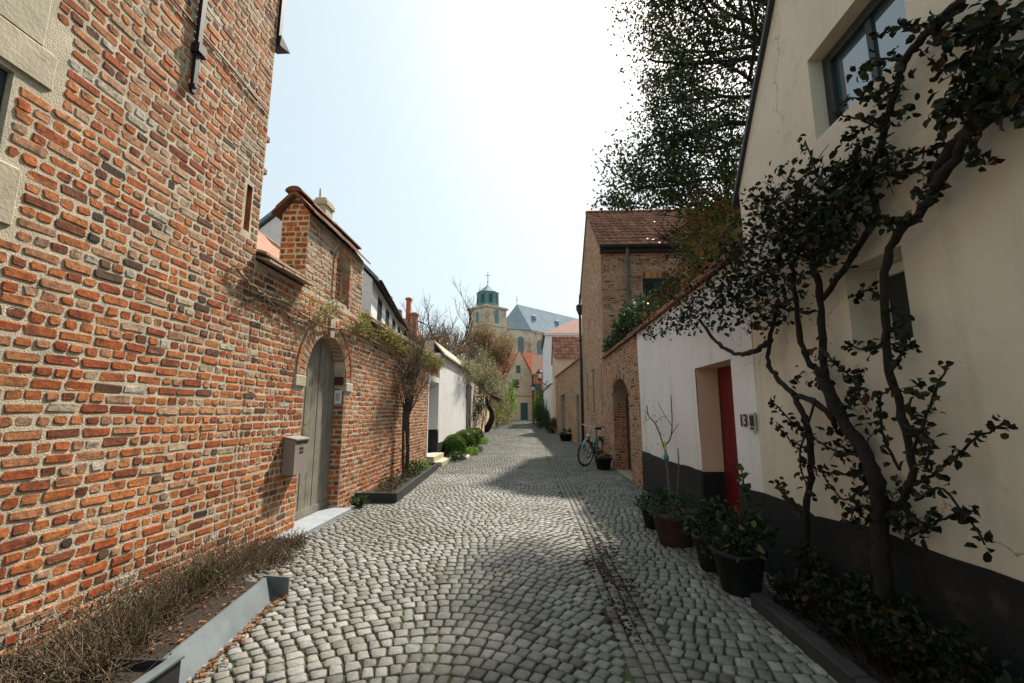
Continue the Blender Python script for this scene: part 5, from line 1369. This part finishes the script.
sk.append(vt([(808,225),(835,205),(858,195),(871,176),(885,129),(897,85),(906,59),(932,29),(962,0)],2.0,.018,.024))
sk.append(vt([(821,300),(850,262),(875,215),(868,185)],2.02,.026,.018))
sk.append(vt([(934,187),(960,150),(975,110),(985,60),(1000,10)],1.97,.03,.018))
mb.build('trunk', M['bark_dark'], vine)
mb = MB(); lf = MB()
def spray(L_, X0, r=.009, L=.050, per=5):
    q = smooth_path([atX(x,y,X0) for x,y in L_], 5, .008)
    mb.tube(q, [r*(1-.6*i/len(q)) for i in range(len(q))], 5)
    for i, p in enumerate(q):
        if i < 2: continue
        for _ in range(per):
            if rnd.random() < .62:
                d = rv(); d.x -= .25
                lf.leaf(p+rv(.03), d, rv()+V((-.7,0,.2)), L*rnd.uniform(.6,1.15), L*.66, 0, None, True)
for L_ in ([(915,485),(945,465),(975,440),(1005,422)],[(905,538),(930,527),(948,516),(975,511)],[(912,450),(930,405),(945,368)],[(915,500),(945,490),(985,545)],[(885,340),(870,350),(848,345)],[(885,300),(868,290),(855,300)],
           [(890,375),(905,350),(912,345)],[(808,430),(790,420),(772,400)],[(811,450),(790,440),(776,422)],[(866,455),(835,450),(800,428)],[(872,470),(850,475),(820,470),(806,462)],[(872,480),(845,500),(825,478)],
           [(900,470),(885,440),(880,400),(895,385)],[(921,212),(900,222),(880,215)],[(897,230),(875,222),(868,225)],[(956,141),(930,150),(905,160),(890,170)],[(938,167),(915,170),(895,178)],[(985,120),(975,150),(985,165)],[(897,85),(870,95),(845,100)],[(885,129),(860,120),(838,115)],[(890,110),(862,130),(845,140)],[(906,59),(880,60),(858,72)],[(932,29),(905,25),(880,35)],[(871,176),(850,180),(828,170)],
           [(835,205),(815,170),(805,140)],[(813,264),(780,220),(748,190)],[(985,60),(1005,70),(1020,60)],[(1000,20),(985,30),(965,25)],[(985,120),(960,110),(940,105)],[(905,425),(930,440),(925,470)],[(815,400),(800,460),(815,500)],[(880,520),(860,505),(850,520)],[(822,349),(845,372),(862,385)],[(840,415),(858,395),(860,370)],[(806,520),(790,500),(776,480)]):
    spray(L_, 1.99-rnd.uniform(0,.09))
mass = [(668,325,24,13,170,.3),(648,333,16,9,90,.25),(800,205,46,42,620,.25),(775,250,42,46,620,.25),(820,235,38,40,520,.22),(745,285,40,36,560,.3),(712,300,38,34,480,.3),(690,310,26,22,200,.3),(760,320,30,18,120,.2),(730,255,24,26,220,.3),(850,180,30,26,200,.15),(845,205,30,30,220,.2),(780,300,34,26,150,.15),(760,215,22,24,140,.2),(690,318,20,16,110,.25),
        (985,75,46,40,270,.2),(1010,95,30,26,180,.2),(955,110,30,20,80,.15),(1000,20,40,26,110,.2),(885,95,34,40,130,.14),(870,160,30,28,140,.14),(940,40,34,28,110,.12),(930,190,18,22,40,.1),(880,500,34,40,110,.12),(905,520,30,22,90,.12),(840,440,28,34,60,.08),(815,370,26,32,60,.1),(900,330,14,30,36,.08),(920,420,20,44,60,.08),(860,410,22,34,40,.08)]
for (cx_, cy_, rx_, ry_, n_, dx_) in mass:
    for _ in range(int(n_*.78)):
        a = rnd.gauss(0,.5); b = rnd.gauss(0,.5)
        if a*a+b*b > 1.3: continue
        p = atX(cx_+a*rx_, cy_+b*ry_, 2.06-rnd.random()*dx_)
        if p.y < .5 or (p.y > 4.4 and p.x > 2.05): continue
        k = .056*rnd.uniform(.55,1.3)
        d = rv(); d.x -= .2
        lf.leaf(p, d, rv()+V((-.6,0,.3)), k, k*.66, 0, None, True)
        if rnd.random() < .05:
            d = rv(.07); mb.tube([p, p+d, p+d*2+rv(.02)], [.004,.003,.002], 3, caps=False)
mb.build('sprays', M['bark_dark'], vine); lf.build('leaves', M['leaf_vine'], vine)

# vegetation on the low wall
iv = thing('wall_ivy', 'dark green ivy heaped on the street wall coping below the brick house window', 'ivy', (2.2,11,3.1))
mb = MB(); lf = MB()
for (x,y,z,rx,ry,rz,n) in ((2.25,12.2,3.3,.3,.8,.3,700),(2.3,11.0,3.45,.35,.8,.4,900),(2.35,9.8,3.5,.35,.8,.4,800),(2.5,10.4,3.75,.35,.7,.35,500),(2.2,8.9,3.3,.3,.6,.25,400)):
    leaves(lf, (x,y,z), rx,ry,rz, n, .09, clump=12); leaves(lf,(x,y,z),rx,ry,rz,n//3,.09)
    twigs(mb, (x,y,3.1), 14, .8, .3, .006)
mb.build('stems', M['bark'], iv); lf.build('leaves', M['leaf_ivy'], iv)
rc = thing('rusty_shrub', 'yellow green and rust red shrub leaning over the white wall beside the vine', 'shrub', (3.0,7.4,0))
mb = MB(); lf = MB(); tip = []
for k in range(7): branch(mb, (3.1+rnd.uniform(-.1,.1),7.4+rnd.uniform(-.2,.2),0), (rnd.uniform(-.02,.25),rnd.uniform(-.3,.3),1.5), 2.3, .035, 2, 0, .35, 5, .62, tip, .15, 3)
for (x,y,z,r,n) in ((3.05,7.6,4.45,.6,900),(2.2,5.1,3.25,.3,260),(2.2,5.9,3.25,.3,260),(2.2,6.7,3.25,.3,280),(2.2,7.5,3.25,.28,260),(2.2,8.3,3.2,.25,220),(3.3,7.6,4.2,.65,1100),(2.75,6.6,3.7,.5,800),(2.5,5.8,3.4,.4,600),(3.4,7.8,4.9,.6,900),(2.5,6.9,3.35,.3,300)):
    leaves(lf, (x,y,z), r,r*1.1,r*.9, n, .07, clump=16)
mb.build('stems', M['bark_dark'], rc); lf.build('foliage', M['leaf_rust'], rc)

# the large tree behind the wall
bt = thing('large_tree', 'large dark leaved tree overhanging the lane behind the white house', 'tree', (6.6,9.6,0))
mb = MB(); tip = []
pth = smooth_path([(6.6,9.6,-.1),(6.5,9.5,2.5),(6.4,9.5,5.0),(6.2,9.4,7.5),(6.0,9.4,10),(5.9,9.3,12.5)],5,.04)
mb.tube(pth, [.30-.2*i/len(pth) for i in range(len(pth))], 10)
for k in range(24):
    i = 8+int(k*17/24); i = min(i, len(pth)-1)
    d = V((-1.0 if k%3 else .5, rnd.uniform(-.7,.5), rnd.uniform(-.05,.45)))
    branch(mb, pth[i], d, rnd.uniform(1.5,2.1), .075, 3, 0, .6, 6, .62, tip, .08, 3, 6, .16)
limbs = []
for (a, b, c, d, r_) in (((6.1,9.4,9.0),(5.0,9.2,9.2),(3.9,9.1,9.0),(2.6,9.0,9.1),.085),((6.2,9.4,7.2),(5.0,9.2,7.6),(3.8,9.1,7.5),(2.3,9.1,7.0),.085),((6.0,9.4,10.6),(5.0,9.1,10.6),(3.9,9.0,10.7),(2.7,8.9,10.3),.08),((6.3,9.4,6.2),(5.2,9.2,6.4),(3.9,9.1,6.3),(2.2,9.1,6.1),.075),((6.0,9.3,11.5),(5,9.2,12.2),(4,9.0,12.4),(3,9,12.2),.07)):
    q = smooth_path([a,b,c,d],5,.05); limbs.append(q); mb.tube(q, [r_*(1-.8*i/len(q)) for i in range(len(q))], 7)
    for k in range(9): branch(mb, q[4+k], (rnd.uniform(-.9,.2), rnd.uniform(-.8,.8), rnd.uniform(-.5,.7)), rnd.uniform(.8,1.3), .024, 2, 0, .6, 4, .62, tip, .05, 3, 5, .2)
mb.build('trunk', M['bark_dark'], bt)
lf = MB()
def inside(p):
    # crown envelope: keep leaves out of the open sky gaps and off the neighbours
    k = (p.z-1.4)/p.y
    return p.y < 12.9 and p.x > 1.3 and (k > .47 or (p.x/p.y > .36 and k > .33))
blobs = [(2.5,9,6.4,1.1,1.2,1.0),(2.2,9.2,5.9,.75,.9,.5),(3.4,9,6.3,1.2,1.3,1.0),(3.2,9,7.6,1.0,1.2,.9),(3.5,9.2,9.0,1.2,1.2,1.0),(2.9,9,10.3,.9,1.1,.9),(4.4,9.3,7.3,1.1,1.4,1.0),(4.7,9.2,9.0,1.2,1.4,1.1),(3.9,9.2,10.8,1.3,1.4,1.1),(5.2,9.4,10.6,1.3,1.5,1.2),(4.3,9.6,5.8,1.1,1.3,.7),(5.6,9.5,7.0,1.4,1.5,1.3),(5.0,9.3,12.2,1.6,1.6,1.3),(7.0,9.5,9,1.8,1.8,2.4)]
for (x,y,z,rx,ry,rz) in blobs:
    nc = 52; cs = [V((x,y,z))+V((q.x*rx,q.y*ry,q.z*rz)) for q in (rv() for _ in range(nc))]
    for c in cs:
        s = rnd.uniform(.09,.24)
        for _ in range(int(33*rnd.uniform(.4,1.5))):
            p = c+V((rnd.gauss(0,s),rnd.gauss(0,s),rnd.gauss(0,s*.8)))
            if inside(p): lf.leaf(p, (rv()+V((0,0,-.2))), rv()+V((0,0,.5)), .095*rnd.uniform(.6,1.25), .055)
for p in tip[::2]:
    if inside(p):
        for _ in range(5): lf.leaf(p+rv(.22), rv(), rv()+V((0,0,.5)), .085*rnd.uniform(.7,1.2), .045)
lf.build('crown', M['leaf_tree'], bt)

# ================================================================== light, sky, camera
SAZ, SEL = rad(25), rad(50)
S = V((math.sin(SAZ)*math.cos(SEL), math.cos(SAZ)*math.cos(SEL), math.sin(SEL)))
ld = bpy.data.lights.new('sun', 'SUN'); ld.energy = 5.0; ld.angle = rad(2.5); ld.color = (1.0,.92,.80)
lo_ = bpy.data.objects.new('sun', ld); COL.objects.link(lo_); lo_.rotation_euler = (-S).to_track_quat('-Z','Y').to_euler(); lo_.location = (20,30,40)
wd = bpy.data.worlds.new('World'); SC.world = wd; wd.use_nodes = True
t = wd.node_tree; bg = t.nodes['Background']
sk_ = t.nodes.new('ShaderNodeTexSky'); sk_.sky_type = 'NISHITA'; sk_.sun_disc = False; sk_.sun_elevation = SEL; sk_.sun_rotation = SAZ
sk_.dust_density = 4.0; sk_.air_density = 1.0; sk_.ozone_density = 1.0; sk_.altitude = 0
veil = mixc(t, sk_.outputs[0], (10.5,12.6,12.9), .5); t.links.new(veil, bg.inputs[0]); bg.inputs[1].default_value = .068
cd = bpy.data.cameras.new('camera'); cd.sensor_width = 36; cd.lens = 36*F/1024; cd.clip_end = 2000; cd.clip_start = .05
cam = bpy.data.objects.new('camera', cd); COL.objects.link(cam); cam.location = (0,0,EYE)
cam.rotation_euler = (math.pi/2+PITCH, 0, YAW); SC.camera = cam
vs_ = SC.view_settings; vs_.view_transform = 'Standard'; vs_.look = 'None'; vs_.gamma = 1; vs_.exposure = 0.65
SC.display_settings.display_device = 'sRGB'
SC.cycles.max_bounces = 6; SC.cycles.use_denoising = True
